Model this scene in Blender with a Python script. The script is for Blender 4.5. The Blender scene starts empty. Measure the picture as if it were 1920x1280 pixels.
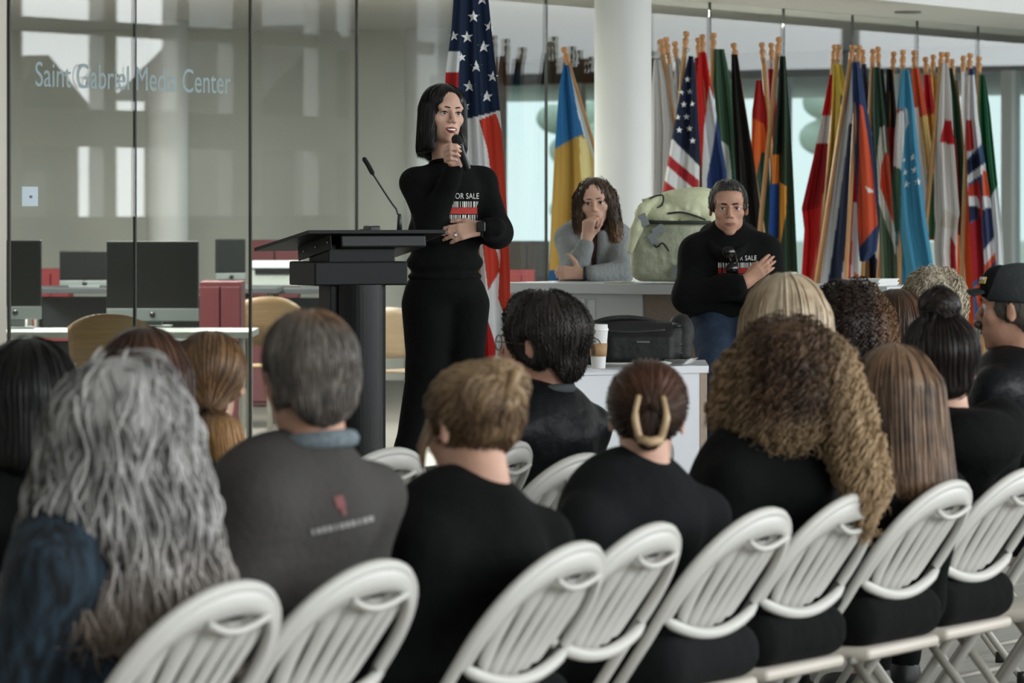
import bpy, bmesh, math, random
import numpy as np
from mathutils import Vector, Matrix
from mathutils.bvhtree import BVHTree

# ------------------------------------------------------------------ camera, world, light, exposure
H, F, YH = 1.45, 8060.0, 380.0           # eye height, focal length in pixels of a 1920 wide frame, horizon row
sc = bpy.context.scene
C = sc.collection
cam = bpy.data.cameras.new('camera'); camo = bpy.data.objects.new('camera', cam); C.objects.link(camo)
cam.sensor_width = 36; cam.lens = 36*F/1920; cam.shift_y = -(640-YH)/1920
cam.clip_start = 0.5; cam.clip_end = 300
camo.location = (0, 0, H); camo.rotation_euler = (math.pi/2, 0, 0)
cam.dof.use_dof = True; cam.dof.focus_distance = 15.6; cam.dof.aperture_fstop = 7.6
sc.camera = camo
sc.view_settings.view_transform = 'Standard'; sc.view_settings.look = 'None'
sc.view_settings.gamma = 1; sc.view_settings.use_curve_mapping = False
sc.view_settings.exposure = 0.88

u = Vector((.4929, .8701, 0)); v = Vector((.8701, -.4929, 0))   # building grid: along the glass wall, out of it
def G(t, n, z=0): return Vector((t*u.x+n*v.x, t*u.y+n*v.y, z))
ANG = math.atan2(u.y, u.x)

world = bpy.data.worlds.new('overcast'); sc.world = world; world.use_nodes = True
wn = world.node_tree.nodes; bg = wn['Background']
bg.inputs['Color'].default_value = (.84, .90, .93, 1); bg.inputs['Strength'].default_value = 1.1

def area(name, loc, direction, sx, sy, power, col=(1, 1, 1)):
    l = bpy.data.lights.new(name, 'AREA'); l.shape = 'RECTANGLE'; l.size = sx; l.size_y = sy; l.energy = power; l.color = col
    o = bpy.data.objects.new(name, l); C.objects.link(o); o.location = loc
    o.rotation_euler = Vector(direction).to_track_quat('-Z', 'Y').to_euler()
    return o
# daylight arriving through the long window wall beside the audience
area('window_daylight', G(22, 7.5, 3.2), -v, 48, 6.0, 3800, (.95, .98, 1))
area('window_daylight_end', G(46.5, -3.8, 3.8), -u, 14, 1.6, 90, (.95, .98, 1))

# ------------------------------------------------------------------ materials
def srgb(r, g, b):
    def f(x):
        x /= 255.0
        return x/12.92 if x <= .04045 else ((x+.055)/1.055)**2.4
    return (f(r), f(g), f(b), 1)
MATS = {}
def mat(name, col, rough=.6, metal=0, var=.0, vscale=8, bump=0, bscale=60, spec=.5, sheen=0, stretch=None, detail=4):
    if name in MATS: return MATS[name]
    m = bpy.data.materials.new(name); m.use_nodes = True; MATS[name] = m
    nt = m.node_tree; p = nt.nodes['Principled BSDF']
    p.inputs['Roughness'].default_value = rough; p.inputs['Metallic'].default_value = metal
    p.inputs['Specular IOR Level'].default_value = spec
    if sheen: p.inputs['Sheen Weight'].default_value = sheen
    c = srgb(*col); p.inputs['Base Color'].default_value = c
    tc = nt.nodes.new('ShaderNodeTexCoord'); src = tc.outputs['Object']
    if stretch:
        mp = nt.nodes.new('ShaderNodeMapping'); mp.inputs['Scale'].default_value = stretch
        nt.links.new(src, mp.inputs['Vector']); src = mp.outputs['Vector']
    if var:
        n = nt.nodes.new('ShaderNodeTexNoise'); n.inputs['Scale'].default_value = vscale; n.inputs['Detail'].default_value = detail
        nt.links.new(src, n.inputs['Vector'])
        r = nt.nodes.new('ShaderNodeMapRange'); r.inputs['From Min'].default_value = .3; r.inputs['From Max'].default_value = .7
        r.inputs['To Min'].default_value = 1-var; r.inputs['To Max'].default_value = 1+var
        nt.links.new(n.outputs['Fac'], r.inputs['Value'])
        mx = nt.nodes.new('ShaderNodeVectorMath'); mx.operation = 'SCALE'; mx.inputs[0].default_value = c[:3]
        nt.links.new(r.outputs['Result'], mx.inputs['Scale']); nt.links.new(mx.outputs['Vector'], p.inputs['Base Color'])
    if bump:
        n2 = nt.nodes.new('ShaderNodeTexNoise'); n2.inputs['Scale'].default_value = bscale; n2.inputs['Detail'].default_value = 3
        nt.links.new(src, n2.inputs['Vector'])
        b = nt.nodes.new('ShaderNodeBump'); b.inputs['Strength'].default_value = bump; b.inputs['Distance'].default_value = .02
        nt.links.new(n2.outputs['Fac'], b.inputs['Height']); nt.links.new(b.outputs['Normal'], p.inputs['Normal'])
    return m

def glass_mat(name, tint, refl=1.0, rough=0.0):
    if name in MATS: return MATS[name]
    m = bpy.data.materials.new(name); m.use_nodes = True; MATS[name] = m
    nt = m.node_tree; nt.nodes.remove(nt.nodes['Principled BSDF']); out = nt.nodes['Material Output']
    t = nt.nodes.new('ShaderNodeBsdfTransparent'); t.inputs['Color'].default_value = (*tint, 1)
    g = nt.nodes.new('ShaderNodeBsdfGlossy'); g.inputs['Roughness'].default_value = rough
    fr = nt.nodes.new('ShaderNodeLayerWeight'); fr.inputs['Blend'].default_value = .5
    pw = nt.nodes.new('ShaderNodeMath'); pw.operation = 'POWER'; pw.inputs[1].default_value = 5
    mu = nt.nodes.new('ShaderNodeMath'); mu.operation = 'MULTIPLY_ADD'; mu.inputs[1].default_value = .96*refl; mu.inputs[2].default_value = .04*refl
    nt.links.new(fr.outputs['Facing'], pw.inputs[0]); nt.links.new(pw.outputs['Value'], mu.inputs[0])
    mx = nt.nodes.new('ShaderNodeMixShader')
    nt.links.new(mu.outputs['Value'], mx.inputs['Fac']); nt.links.new(t.outputs['BSDF'], mx.inputs[1]); nt.links.new(g.outputs['BSDF'], mx.inputs[2])
    nt.links.new(mx.outputs['Shader'], out.inputs['Surface'])
    return m

def emit_mat(name, col, strength):
    m = bpy.data.materials.new(name); m.use_nodes = True; MATS[name] = m
    p = m.node_tree.nodes['Principled BSDF']; p.inputs['Base Color'].default_value = srgb(*col)
    p.inputs['Emission Color'].default_value = srgb(*col); p.inputs['Emission Strength'].default_value = strength
    return m

def attr_mat(name, attr='col', rough=.85, bump=.15, bscale=120, trans=0.0):
    """cloth whose printed colours come from the mesh's own colour attribute"""
    if name in MATS: return MATS[name]
    m = bpy.data.materials.new(name); m.use_nodes = True; MATS[name] = m
    nt = m.node_tree; p = nt.nodes['Principled BSDF']; p.inputs['Roughness'].default_value = rough
    p.inputs['Specular IOR Level'].default_value = .25
    a = nt.nodes.new('ShaderNodeAttribute'); a.attribute_name = attr
    nt.links.new(a.outputs['Color'], p.inputs['Base Color'])
    if trans:
        tr = nt.nodes.new('ShaderNodeBsdfTranslucent'); nt.links.new(a.outputs['Color'], tr.inputs['Color'])
        mx = nt.nodes.new('ShaderNodeMixShader'); mx.inputs['Fac'].default_value = trans
        nt.links.new(p.outputs['BSDF'], mx.inputs[1]); nt.links.new(tr.outputs['BSDF'], mx.inputs[2])
        nt.links.new(mx.outputs['Shader'], nt.nodes['Material Output'].inputs['Surface'])
    if bump:
        tc = nt.nodes.new('ShaderNodeTexCoord')
        n2 = nt.nodes.new('ShaderNodeTexNoise'); n2.inputs['Scale'].default_value = bscale
        nt.links.new(tc.outputs['Object'], n2.inputs['Vector'])
        b = nt.nodes.new('ShaderNodeBump'); b.inputs['Strength'].default_value = bump; b.inputs['Distance'].default_value = .01
        nt.links.new(n2.outputs['Fac'], b.inputs['Height']); nt.links.new(b.outputs['Normal'], p.inputs['Normal'])
    return m

def hair_mat(name, dark, light, tip=None, rough=.42):
    """strands: a shade drawn per strand, optionally another colour towards the tips (mesh attribute 'tip')"""
    if name in MATS: return MATS[name]
    m = bpy.data.materials.new(name); m.use_nodes = True; MATS[name] = m
    nt = m.node_tree; p = nt.nodes['Principled BSDF']; p.inputs['Roughness'].default_value = rough
    p.inputs['Specular IOR Level'].default_value = .35
    g = nt.nodes.new('ShaderNodeNewGeometry')
    tc = nt.nodes.new('ShaderNodeTexCoord'); n = nt.nodes.new('ShaderNodeTexNoise'); n.inputs['Scale'].default_value = 14
    nt.links.new(tc.outputs['Object'], n.inputs['Vector'])
    av = nt.nodes.new('ShaderNodeMath'); av.operation = 'MULTIPLY_ADD'; av.inputs[1].default_value = .55
    sb = nt.nodes.new('ShaderNodeMapRange'); sb.inputs['From Min'].default_value = .3; sb.inputs['From Max'].default_value = .7
    sb.inputs['To Min'].default_value = -.05; sb.inputs['To Max'].default_value = .5
    nt.links.new(n.outputs['Fac'], sb.inputs['Value'])
    nt.links.new(g.outputs['Random Per Island'], av.inputs[0]); nt.links.new(sb.outputs['Result'], av.inputs[2])
    mix = nt.nodes.new('ShaderNodeMix'); mix.data_type = 'RGBA'
    mix.inputs['A'].default_value = srgb(*dark); mix.inputs['B'].default_value = srgb(*light)
    nt.links.new(av.outputs['Value'], mix.inputs['Factor']); col = mix.outputs['Result']
    if tip:
        at = nt.nodes.new('ShaderNodeAttribute'); at.attribute_name = 'tip'
        m2 = nt.nodes.new('ShaderNodeMix'); m2.data_type = 'RGBA'; m2.inputs['B'].default_value = srgb(*tip)
        nt.links.new(at.outputs['Fac'], m2.inputs['Factor']); nt.links.new(col, m2.inputs['A']); col = m2.outputs['Result']
    nt.links.new(col, p.inputs['Base Color'])
    return m

# ------------------------------------------------------------------ mesh helpers
def tag(o, label=None, cat=None, group=None, kind=None):
    if label: o['label'] = label
    if cat: o['category'] = cat
    if group: o['group'] = group
    if kind: o['kind'] = kind
    return o
def link(name, me, m, parent=None, smooth=False):
    o = bpy.data.objects.new(name, me); C.objects.link(o)
    if m is not None:
        if len(me.materials): me.materials[0] = m
        else: me.materials.append(m)
    if smooth: me.polygons.foreach_set('use_smooth', [True]*len(me.polygons))
    if parent is not None: o.parent = parent
    return o
def thing(name, label, cat, loc=(0, 0, 0), rz=0, group=None):
    o = bpy.data.objects.new(name, None); C.objects.link(o); o.location = loc; o.rotation_euler = (0, 0, rz)
    o.empty_display_size = .1
    return tag(o, label, cat, group)
def bobj(name, bm, m, parent=None, smooth=False):
    me = bpy.data.meshes.new(name); bm.to_mesh(me); bm.free()
    return link(name, me, m, parent, smooth)
def mesh(name, verts, faces, m, parent=None, smooth=False):
    me = bpy.data.meshes.new(name); me.from_pydata([tuple(p) for p in verts], [], [tuple(f) for f in faces]); me.update()
    return link(name, me, m, parent, smooth)
def add_box(bm, c, size, M=None, bev=0):
    g = bmesh.ops.create_cube(bm, size=1)
    vs = g['verts']
    for q in vs: q.co = Vector((q.co.x*size[0], q.co.y*size[1], q.co.z*size[2]))
    if bev:
        es = list({e for q in vs for e in q.link_edges})
        r = bmesh.ops.bevel(bm, geom=es, offset=bev, segments=2, affect='EDGES', profile=.5)
        vs = list({q for f in r['faces'] for q in f.verts} | {q for q in vs if q.is_valid})
    T = Matrix.Translation(Vector(c)) @ (M.to_4x4() if M is not None else Matrix())
    for q in vs: q.co = T @ q.co
def box(name, c, size, m, parent=None, M=None, bev=0):
    bm = bmesh.new(); add_box(bm, c, size, M, bev); return bobj(name, bm, m, parent)
def tube_data(pts, r, n=8, caps=True):
    pts = [Vector(p) for p in pts]; rs = r if isinstance(r, (list, tuple)) else [r]*len(pts)
    V, Fc = [], []; ref = None
    for i, p in enumerate(pts):
        t = (pts[min(i+1, len(pts)-1)]-pts[max(i-1, 0)]).normalized()
        if ref is None: ref = Vector((0, 0, 1)) if abs(t.z) < .9 else Vector((1, 0, 0))
        a = (ref-t*ref.dot(t)).normalized(); b = t.cross(a); ref = a
        for k in range(n):
            an = 2*math.pi*k/n; V.append(p+(a*math.cos(an)+b*math.sin(an))*rs[i])
    for i in range(len(pts)-1):
        for k in range(n):
            k2 = (k+1) % n; Fc.append((i*n+k, i*n+k2, (i+1)*n+k2, (i+1)*n+k))
    if caps:
        Fc.append(tuple(reversed(range(n)))); L = (len(pts)-1)*n; Fc.append(tuple(range(L, L+n)))
    return V, Fc
def tube(name, pts, r, m, parent=None, n=8):
    V, Fc = tube_data(pts, r, n); return mesh(name, V, Fc, m, parent, True)
def lathe(name, prof, m, parent=None, n=24, loc=(0, 0, 0), M=None):
    V, Fc = [], []
    T = Matrix.Translation(Vector(loc)) @ (M.to_4x4() if M is not None else Matrix())
    for r, z in prof:
        for k in range(n):
            a = 2*math.pi*k/n; V.append(T @ Vector((r*math.cos(a), r*math.sin(a), z)))
    for i in range(len(prof)-1):
        for k in range(n):
            k2 = (k+1) % n; Fc.append((i*n+k, i*n+k2, (i+1)*n+k2, (i+1)*n+k))
    Fc.append(tuple(reversed(range(n)))); Fc.append(tuple(range((len(prof)-1)*n, len(prof)*n)))
    return mesh(name, V, Fc, m, parent, True)
def prism(name, poly, z0, z1, m, parent=None, T=None):
    n = len(poly); V = [Vector((p[0], p[1], z0)) for p in poly]+[Vector((p[0], p[1], z1)) for p in poly]
    if T is not None: V = [T @ q for q in V]
    Fc = [tuple(reversed(range(n))), tuple(range(n, 2*n))]+[(i, (i+1) % n, n+(i+1) % n, n+i) for i in range(n)]
    return mesh(name, V, Fc, m, parent)
def spline(pts, n):
    """Catmull-Rom through pts"""
    P = [Vector(p) for p in pts]; out = []
    for i in range(len(P)-1):
        p0, p1, p2, p3 = P[max(i-1, 0)], P[i], P[i+1], P[min(i+2, len(P)-1)]
        for k in range(n):
            t = k/n
            out.append(.5*((2*p1)+(p2-p0)*t+(2*p0-5*p1+4*p2-p3)*t*t+(3*p1-p0-3*p2+p3)*t**3))
    out.append(P[-1]); return out
def px(x, y, s): return Vector(((x-960)/s, F/s, H-(y-YH)/s))    # a point seen at (x, y) that stands F/s metres away
def grid_box(name, t0, t1, n0, n1, z0, z1, m, parent=None, kind=None):
    c = G((t0+t1)/2, (n0+n1)/2, (z0+z1)/2)
    o = box(name, (0, 0, 0), (t1-t0, n1-n0, z1-z0), m, parent)
    o.location = c; o.rotation_euler = (0, 0, ANG)
    # local y points along u turned by +90 degrees = -v, sizes are symmetric
    if kind: o['kind'] = kind
    return o
def text_mesh(s, size, spacing=1.0):
    cu = bpy.data.curves.new('lettering', 'FONT'); cu.body = s; cu.size = size; cu.align_x = 'CENTER'; cu.align_y = 'CENTER'; cu.space_character = spacing
    o = bpy.data.objects.new('lettering', cu); C.objects.link(o)
    dg = bpy.context.evaluated_depsgraph_get(); me = bpy.data.meshes.new_from_object(o.evaluated_get(dg))
    bpy.data.objects.remove(o); bpy.data.curves.remove(cu)
    return me
# ------------------------------------------------------------------ the setting
M_floor = mat('floor_wood', (176, 174, 166), .45, var=.12, vscale=3, stretch=(1, 14, 1), bump=.05, bscale=40)
M_floorbase = mat('floor_base', (96, 92, 86), .8, var=.1)
M_white = mat('white_paint', (222, 224, 222), .7, var=.02, vscale=2)
M_ceil = mat('ceiling_white', (226, 226, 222), .8, var=.02, vscale=1)
M_wallgrey = mat('media_wall', (196, 197, 188), .8, var=.04, vscale=1)
M_warm = mat('warm_wall', (205, 200, 190), .8, var=.03, vscale=1)
M_dark = mat('dark_metal', (22, 24, 22), .4, var=.1)
M_joint = mat('glass_joint', (26, 32, 26), .4, var=.1)
M_reflect_dark = mat('wall_reflect_dark', (74, 70, 64), .7, var=.15, vscale=2)  # unseen lower wall, coloured dark so the glass reflects dark there
M_glass = glass_mat('clear_glass', (.91, .935, .92), .8)
M_tint = glass_mat('tinted_glass', (.75, .81, .81), .5)

T0, WP, NW = 16.086, 1.018, -11.775          # glass wall: first joint in view, panel width, offset
SOF = 2.663
floor = box('floor', G(22, -8, -.03), (70, 60, .04), M_floorbase); floor['kind'] = 'structure'
floor.rotation_euler = (0, 0, 0)
# floor boards laid along the glass wall
pl_me = None
rng = random.Random(3)
for j in range(24):
    n0 = -12.9+j*.45
    for i in range(10):
        L = 3.0; t = 3.5+i*L+(j % 3)*1.0
        if pl_me is None:
            o = box('plank', (0, 0, 0), (L-.004, .446, .01), M_floor, floor, bev=.001); pl_me = o.data
        else:
            o = bpy.data.objects.new('plank', pl_me); C.objects.link(o); o.parent = floor
        o.matrix_parent_inverse = Matrix(); o.location = G(t, n0, -.005)
        o.rotation_euler = (0, 0, ANG)
# glass partition
wall = thing('wall_glass', None, None); wall['kind'] = 'structure'; wall['label'] = 'frameless glass partition of tall clear panes with dark joints'
pane_me = joint_me = None
for k in range(0, 17):
    t = T0+k*WP
    if pane_me is None:
        o = box('pane', (0, 0, 0), (WP-.012, .012, SOF), M_glass, wall); pane_me = o.data
        q = box('joint', (0, 0, 0), (.011, .014, SOF), M_joint, wall); joint_me = q.data
    else:
        o = bpy.data.objects.new('pane', pane_me); C.objects.link(o); o.parent = wall
        q = bpy.data.objects.new('joint', joint_me); C.objects.link(q); q.parent = wall
    o.location = G(t+WP/2, NW, SOF/2); o.rotation_euler = (0, 0, ANG)
    q.location = G(t, NW, SOF/2); q.rotation_euler = (0, 0, ANG)
ch = grid_box('base_channel', T0, T0+18, NW-.02, NW+.02, 0, .035, M_dark); ch.parent = wall
# soffit above the glass, taller hall in front, lower room behind
grid_box('ceiling_soffit', 6, 48, -12.2, -10.77, SOF, 4.6, M_white, kind='structure')
grid_box('ceiling', -5, 48, -10.77, 3.2, 4.5, 4.6, M_ceil, kind='structure')
grid_box('ceiling_media', 4, 52, -30, -12.2, 2.85, 2.95, M_ceil, kind='structure')
for t in (24.95,):
    d = lathe('soffit_downlight', [(.001, 0), (.085, 0), (.085, -.012), (.06, -.012), (.06, -.004), (.001, -.004)], mat('downlight_trim', (120, 124, 122), .5), None, 20, G(t, -11.25, SOF))
    tag(d, 'small round recessed downlight set in the white soffit above the glass wall', 'downlight')
# window wall on the audience's other side
wr = thing('wall_windows', None, None); wr['kind'] = 'structure'
for t, hw in [(q, .09) for q in np.arange(-4, 35, 2.6)]+[(36.4, .1), (38.1, .12), (39.5, .12), (40.8, .3), (42.5, .2), (44.4, .15)]:
    o = grid_box('mullion', t-hw, t+hw, 3.0, 3.2, 1.3, 4.5, M_white, wr)
for z0, z1 in ((0, 1.3), (2.05, 2.45), (3.25, 3.4), (4.3, 4.5)):
    grid_box('transom', -5, 45, 3.02, 3.18, z0, z1, M_white if z0 else M_reflect_dark, wr)
# end walls of the hall
grid_box('wall_back', -5.1, -5.0, -16, 3.2, 0, 4.6, M_warm, kind='structure')
grid_box('wall_left', -5, T0-.02, NW-.15, NW, 0, 4.6, M_warm, kind='structure')
# column in front of the glass
col = lathe('column', [(.155, 0), (.155, SOF)], M_white, None, 40, px(1168, 380, 345)*Vector((1, 1, 0)) if False else (px(1168, 380, 345).x, px(1168, 380, 345).y, 0)); col['kind'] = 'structure'
# media room beyond the glass
def wallseg(name, a, b, z0, z1, th, m, kind='structure', parent=None):
    a = Vector(a); b = Vector(b); d = b-a; c = (a+b)/2
    o = box(name, (0, 0, 0), (d.length, th, z1-z0), m, parent); o.location = (c.x, c.y, (z0+z1)/2); o.rotation_euler = (0, 0, math.atan2(d.y, d.x))
    if kind: o['kind'] = kind
    return o
wallseg('wall_media_back', (-9, 34.5), (-.62, 35.2), 0, 2.86, .1, M_wallgrey)
wallseg('wall_media_return', (-.62, 35.2), (-.1, 43.4), 0, 2.86, .1, M_wallgrey)
wallseg('wall_media_side', (-9, 34.5), (-5.2, 15.0), 0, 2.86, .1, M_warm)
def column(name, x, w, r, z):
    s = w/(2*r); p = px(x, 380, s); o = lathe(name, [(r, 0), (r, z)], M_white, None, 32, (p.x, p.y, 0)); o['kind'] = 'structure'
column('column_media', 314, 78, .16, 2.85)
column('column_corner', 800, 84, .18, 2.85)
# far facade with tinted windows
fa, fb = Vector((-.3, 43.2, 0)), Vector((6.3, 36.0, 0)); fd = (fb-fa).normalized()
wf = thing('wall_facade', None, None); wf['kind'] = 'structure'
M_header = mat('facade_header', (62, 70, 62), .8, var=.25, vscale=2)
wallseg('header', fa, fb, 2.62, 2.86, .12, M_header, None, wf)
wallseg('facade_sill', fa, fb, 0, .35, .14, M_white, None, wf)
Lf = (fb-fa).length
for i in range(8):
    p = fa+fd*(i*Lf/7)
    wallseg('mullion', p-fd*.06, p+fd*.06, .35, 2.62, .12, M_white, None, wf)
    if i < 7: wallseg('pane', p+fd*.06, fa+fd*((i+1)*Lf/7-.06), .35, 2.62, .012, M_tint, None, wf)
# far end of the hall, unseen: closed low to dull the reflection, open high
we = thing('wall_end', None, None); we['kind'] = 'structure'
for n_ in np.arange(-10.6, 3.2, 2.7): grid_box('mullion', 45.0, 45.15, n_-.08, n_+.08, 0, 4.5, M_white, we)
for z0, z1 in ((0, 3.0), (4.2, 4.5)): grid_box('transom', 45.02, 45.13, -10.7, 3.1, z0, z1, M_white, we)
# unseen glowing panels and area lights added to brighten the media room
M_fill_glow = emit_mat('fill_panel_glow', (255, 252, 244), 2.2)
for t_, n_ in ((22, -15), (19, -14), (24.5, -13.6), (17, -18), (20.5, -18.2)):
    o = grid_box('added_fill_panel', t_-.6, t_+.6, n_-.3, n_+.3, 2.82, 2.85, M_fill_glow)
    tag(o, 'unseen glowing panel added to light the room behind the glass wall', 'fill panel', 'added fill panels of the media room')
    area('added_fill_light', G(t_, n_, 2.80), (0, 0, -1), 1.2, .6, 135, (1, .98, .93))
# ground and pale trees and houses outside
gr = box('ground_outside', (0, 40, -.12), (240, 260, .1), mat('outside_ground', (170, 176, 165), .9, var=.1)); gr['kind'] = 'structure'
# ------------------------------------------------------------------ folding chairs
M_plastic = mat('chair_white_plastic', (204, 202, 196), .38, var=.02, vscale=6)
M_seat = mat('chair_seat_plastic', (208, 200, 188), .42, var=.03, vscale=8)
M_tube = mat('chair_frame_metal', (160, 157, 148), .4, var=.05, vscale=10)
RC = math.atan2(.55, .81)                      # recline of the back tubes
def bp(a, b, dep=0.0):
    """backrest plane: a across, b up along the tubes from height .60, dep out of the back (towards the rear)"""
    z0, y0 = .60, -.119
    up = Vector((0, -math.sin(RC), math.cos(RC))); nb = Vector((0, -math.cos(RC), -math.sin(RC)))
    return Vector((0, y0, z0))+Vector((a, 0, 0))+up*b+nb*dep
BH = (.81-.60)/math.cos(RC)                    # length of the back along the tubes
AB = .04
def arch(w, h, n=24, p=2.1):
    out = []
    for i in range(n+1):
        an = math.pi*i/n; c, s_ = math.cos(an), math.sin(an)
        out.append((w*math.copysign(abs(c)**(2/p), c), h*abs(s_)**(2/p)))
    return out
def bulge(a): return .026*(1-(a/.19)**2)
def make_chair():
    t = thing('folding_chair', 'x', 'chair')
    # inverted U of the main tube: front foot - arch - front foot
    A = arch(.212, BH-AB)
    pts = [Vector((.215, .288, .012)), bp(.207, -.05)]+[bp(a, AB+b) for a, b in A]+[bp(-.207, -.05), Vector((-.215, .288, .012))]
    tube('frame', pts, .0125, M_plastic, t, 8)
    for sx in (1, -1):
        tube('rear_leg', [Vector((sx*.185, .12, .43)), Vector((sx*.185, -.02, .26)), Vector((sx*.19, -.225, .012))], .0115, M_tube, t, 8)
        lathe('foot_cap', [(.016, 0), (.016, .03), (.013, .034)], M_dark, t, 10, (sx*.19, -.225, 0))
        lathe('foot_cap', [(.016, 0), (.016, .03), (.013, .034)], M_dark, t, 10, (sx*.215, .288, 0))
    tube('crossbar', [Vector((-.19, -.19, .05)), Vector((.19, -.19, .05))], .009, M_tube, t, 6)
    # rim of the moulded back: a wide band inside the tube
    V, Fc = [], []
    A1 = arch(.208, BH-AB, 24); A2 = arch(.182, BH-AB-.030, 24)
    def path(Ar, low): return [(Ar[0][0], low)]+[(a, AB+b) for a, b in Ar]+[(Ar[-1][0], low)]
    o1, o2 = path(A1, .0), path(A2, .012)
    for (a, b), (c, d) in zip(o1, o2):
        V += [bp(a, b, .012), bp((a+c)/2, (b+d)/2, .016), bp(c, d, bulge(c)+.010), bp(c, d, bulge(c)-.004), bp(a, b, -.012)]
    n = len(o1)
    for i in range(n-1):
        for k in range(5):
            k2 = (k+1) % 5; Fc.append((i*5+k, (i+1)*5+k, (i+1)*5+k2, i*5+k2))
    mesh('back_rim', V, Fc, M_plastic, t, True)
    # rolled lower lip
    lp = [bp(a, .004-.030*(1-(a/.2)**2), bulge(a)+.014) for a in np.linspace(-.2, .2, 15)]
    tube('back_lip', lp, [.008]+[.013]*13+[.008], M_plastic, t, 8)
    # fan of slats between lip and rim
    edges = np.linspace(-1, 1, 7)
    for k in range(6):
        V, Fc = [], []; g = .026
        rows = 9
        for r in range(rows):
            f = r/(rows-1); gg = .012+.036*math.sin(math.pi*min(1, f*1.15))**1.5; e0, e1 = edges[k]+gg, edges[k+1]-gg
            for q in (e0, (e0*2+e1)/3, (e0+e1*2)/3, e1):
                lowa, lowb = q*.160, -.030+.026*q*q
                ta = q*.168
                topb = AB+(BH-AB-.030)*max(0.0, 1-(abs(ta)/.182)**2.1)**(1/2.1)-(.0 if abs(q) > .45 else .034*(1-(q/.45)**2))
                a = lowa*.80+(ta-lowa*.80)*f**.7; b = lowb+(topb-lowb)*f
                rid = .005 if q in (e0, e1) else 0
                V.append(bp(a, b, bulge(a)-.006-rid))
        nr = len(V)
        for q in range(nr): V.append(V[q]+(bp(0, 0, -.005)-bp(0, 0, 0)))
        for r in range(rows-1):
            for c in range(3):
                i = r*4+c; Fc.append((i, i+1, i+5, i+4)); Fc.append((nr+i, nr+i+4, nr+i+5, nr+i+1))
            Fc.append((r*4, (r+1)*4, nr+(r+1)*4, nr+r*4)); Fc.append((r*4+3, nr+r*4+3, nr+(r+1)*4+3, (r+1)*4+3))
        mesh('slat', V, Fc, M_plastic, t, True)
    # hand hole lip under the arch
    hl = [bp(a, BH-.034-.03+.018*(a/.08)**2, bulge(a)+.012) for a in np.linspace(-.085, .085, 9)]
    tube('handle_lip', hl, .007, M_plastic, t, 6)
    # seat pan
    bm = bmesh.new(); add_box(bm, (0, .04, .435), (.385, .37, .028), None, .012); bobj('seat', bm, M_seat, t, True)
    tube('seat_bar', [Vector((-.2, .2, .42)), Vector((.2, .2, .42))], .009, M_tube, t, 6)
    tube('seat_bar', [Vector((-.2, -.1, .42)), Vector((.2, -.1, .42))], .009, M_tube, t, 6)
    return t
def dup(root):
    r = root.copy(); C.objects.link(r)
    for chd in list(root.children):
        c = chd.copy(); C.objects.link(c); c.parent = r; c.matrix_parent_inverse = Matrix()
        for g in chd.children:
            d = g.copy(); C.objects.link(d); d.parent = c
    return r
chair0 = make_chair(); chair_used = [False]; CH = {}
def put_chair(key, x, D, yaw, label, group):
    """x: picture column of the top of the back, D: its distance; yaw: how far it faces to the left of straight away"""
    if not chair_used[0]: r = chair0; chair_used[0] = True
    else: r = dup(chair0)
    th = math.radians(yaw); fw = Vector((-math.sin(th), math.cos(th), 0))
    top = Vector(((x-960)*D/F, D, 0)); loc = top+fw*.262
    r.location = loc; r.rotation_euler = (0, 0, th); r['label'] = label; r['group'] = group
    CH[key] = (loc, th); return r
gA = 'white folding chairs in the back row'; gB = 'white folding chairs in the forward rows'
rowA = [(1, 446, 7.16, 58, 'white folding chair behind the woman with long wavy grey hair'),
        (2, 712, 7.58, 58, 'white folding chair behind the man in the charcoal vest'),
        (3, 1085, 7.98, 62, 'white folding chair behind the woman with the blonde bun'),
        (4, 1232, 8.46, 62, 'empty white folding chair beside the woman with the hair claw'),
        (5, 1440, 8.88, 60, 'white folding chair behind the woman with the hair claw'),
        (6, 1606, 9.32, 60, 'white folding chair brushed by long honey curls'),
        (7, 1787, 9.76, 60, 'white folding chair behind the woman with straight brown hair'),
        (8, 1925, 10.2, 60, 'white folding chair behind the woman in the black hoodie')]
for k, x, D, yaw, lab in rowA: put_chair(k, x, D, yaw, lab, gA)
rowB = [('b1', 738, 11.05, 52, 'empty white folding chair close to the black lectern column'),
        ('b2', 968, 11.35, 66, 'white folding chair partly hidden behind the blonde bun'),
        ('b3', 1098, 10.80, 55, 'white folding chair behind the dark haired man with glasses'),
        ('b4', 425, 9.80, 52, 'white folding chair behind the blonde ponytail'),
        ('b5', 2095, 10.61, 60, 'white folding chair with bare seat beside the woman in the black hoodie')]
for k, x, D, yaw, lab in rowB: put_chair(k, x, D, yaw, lab, gB)
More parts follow.
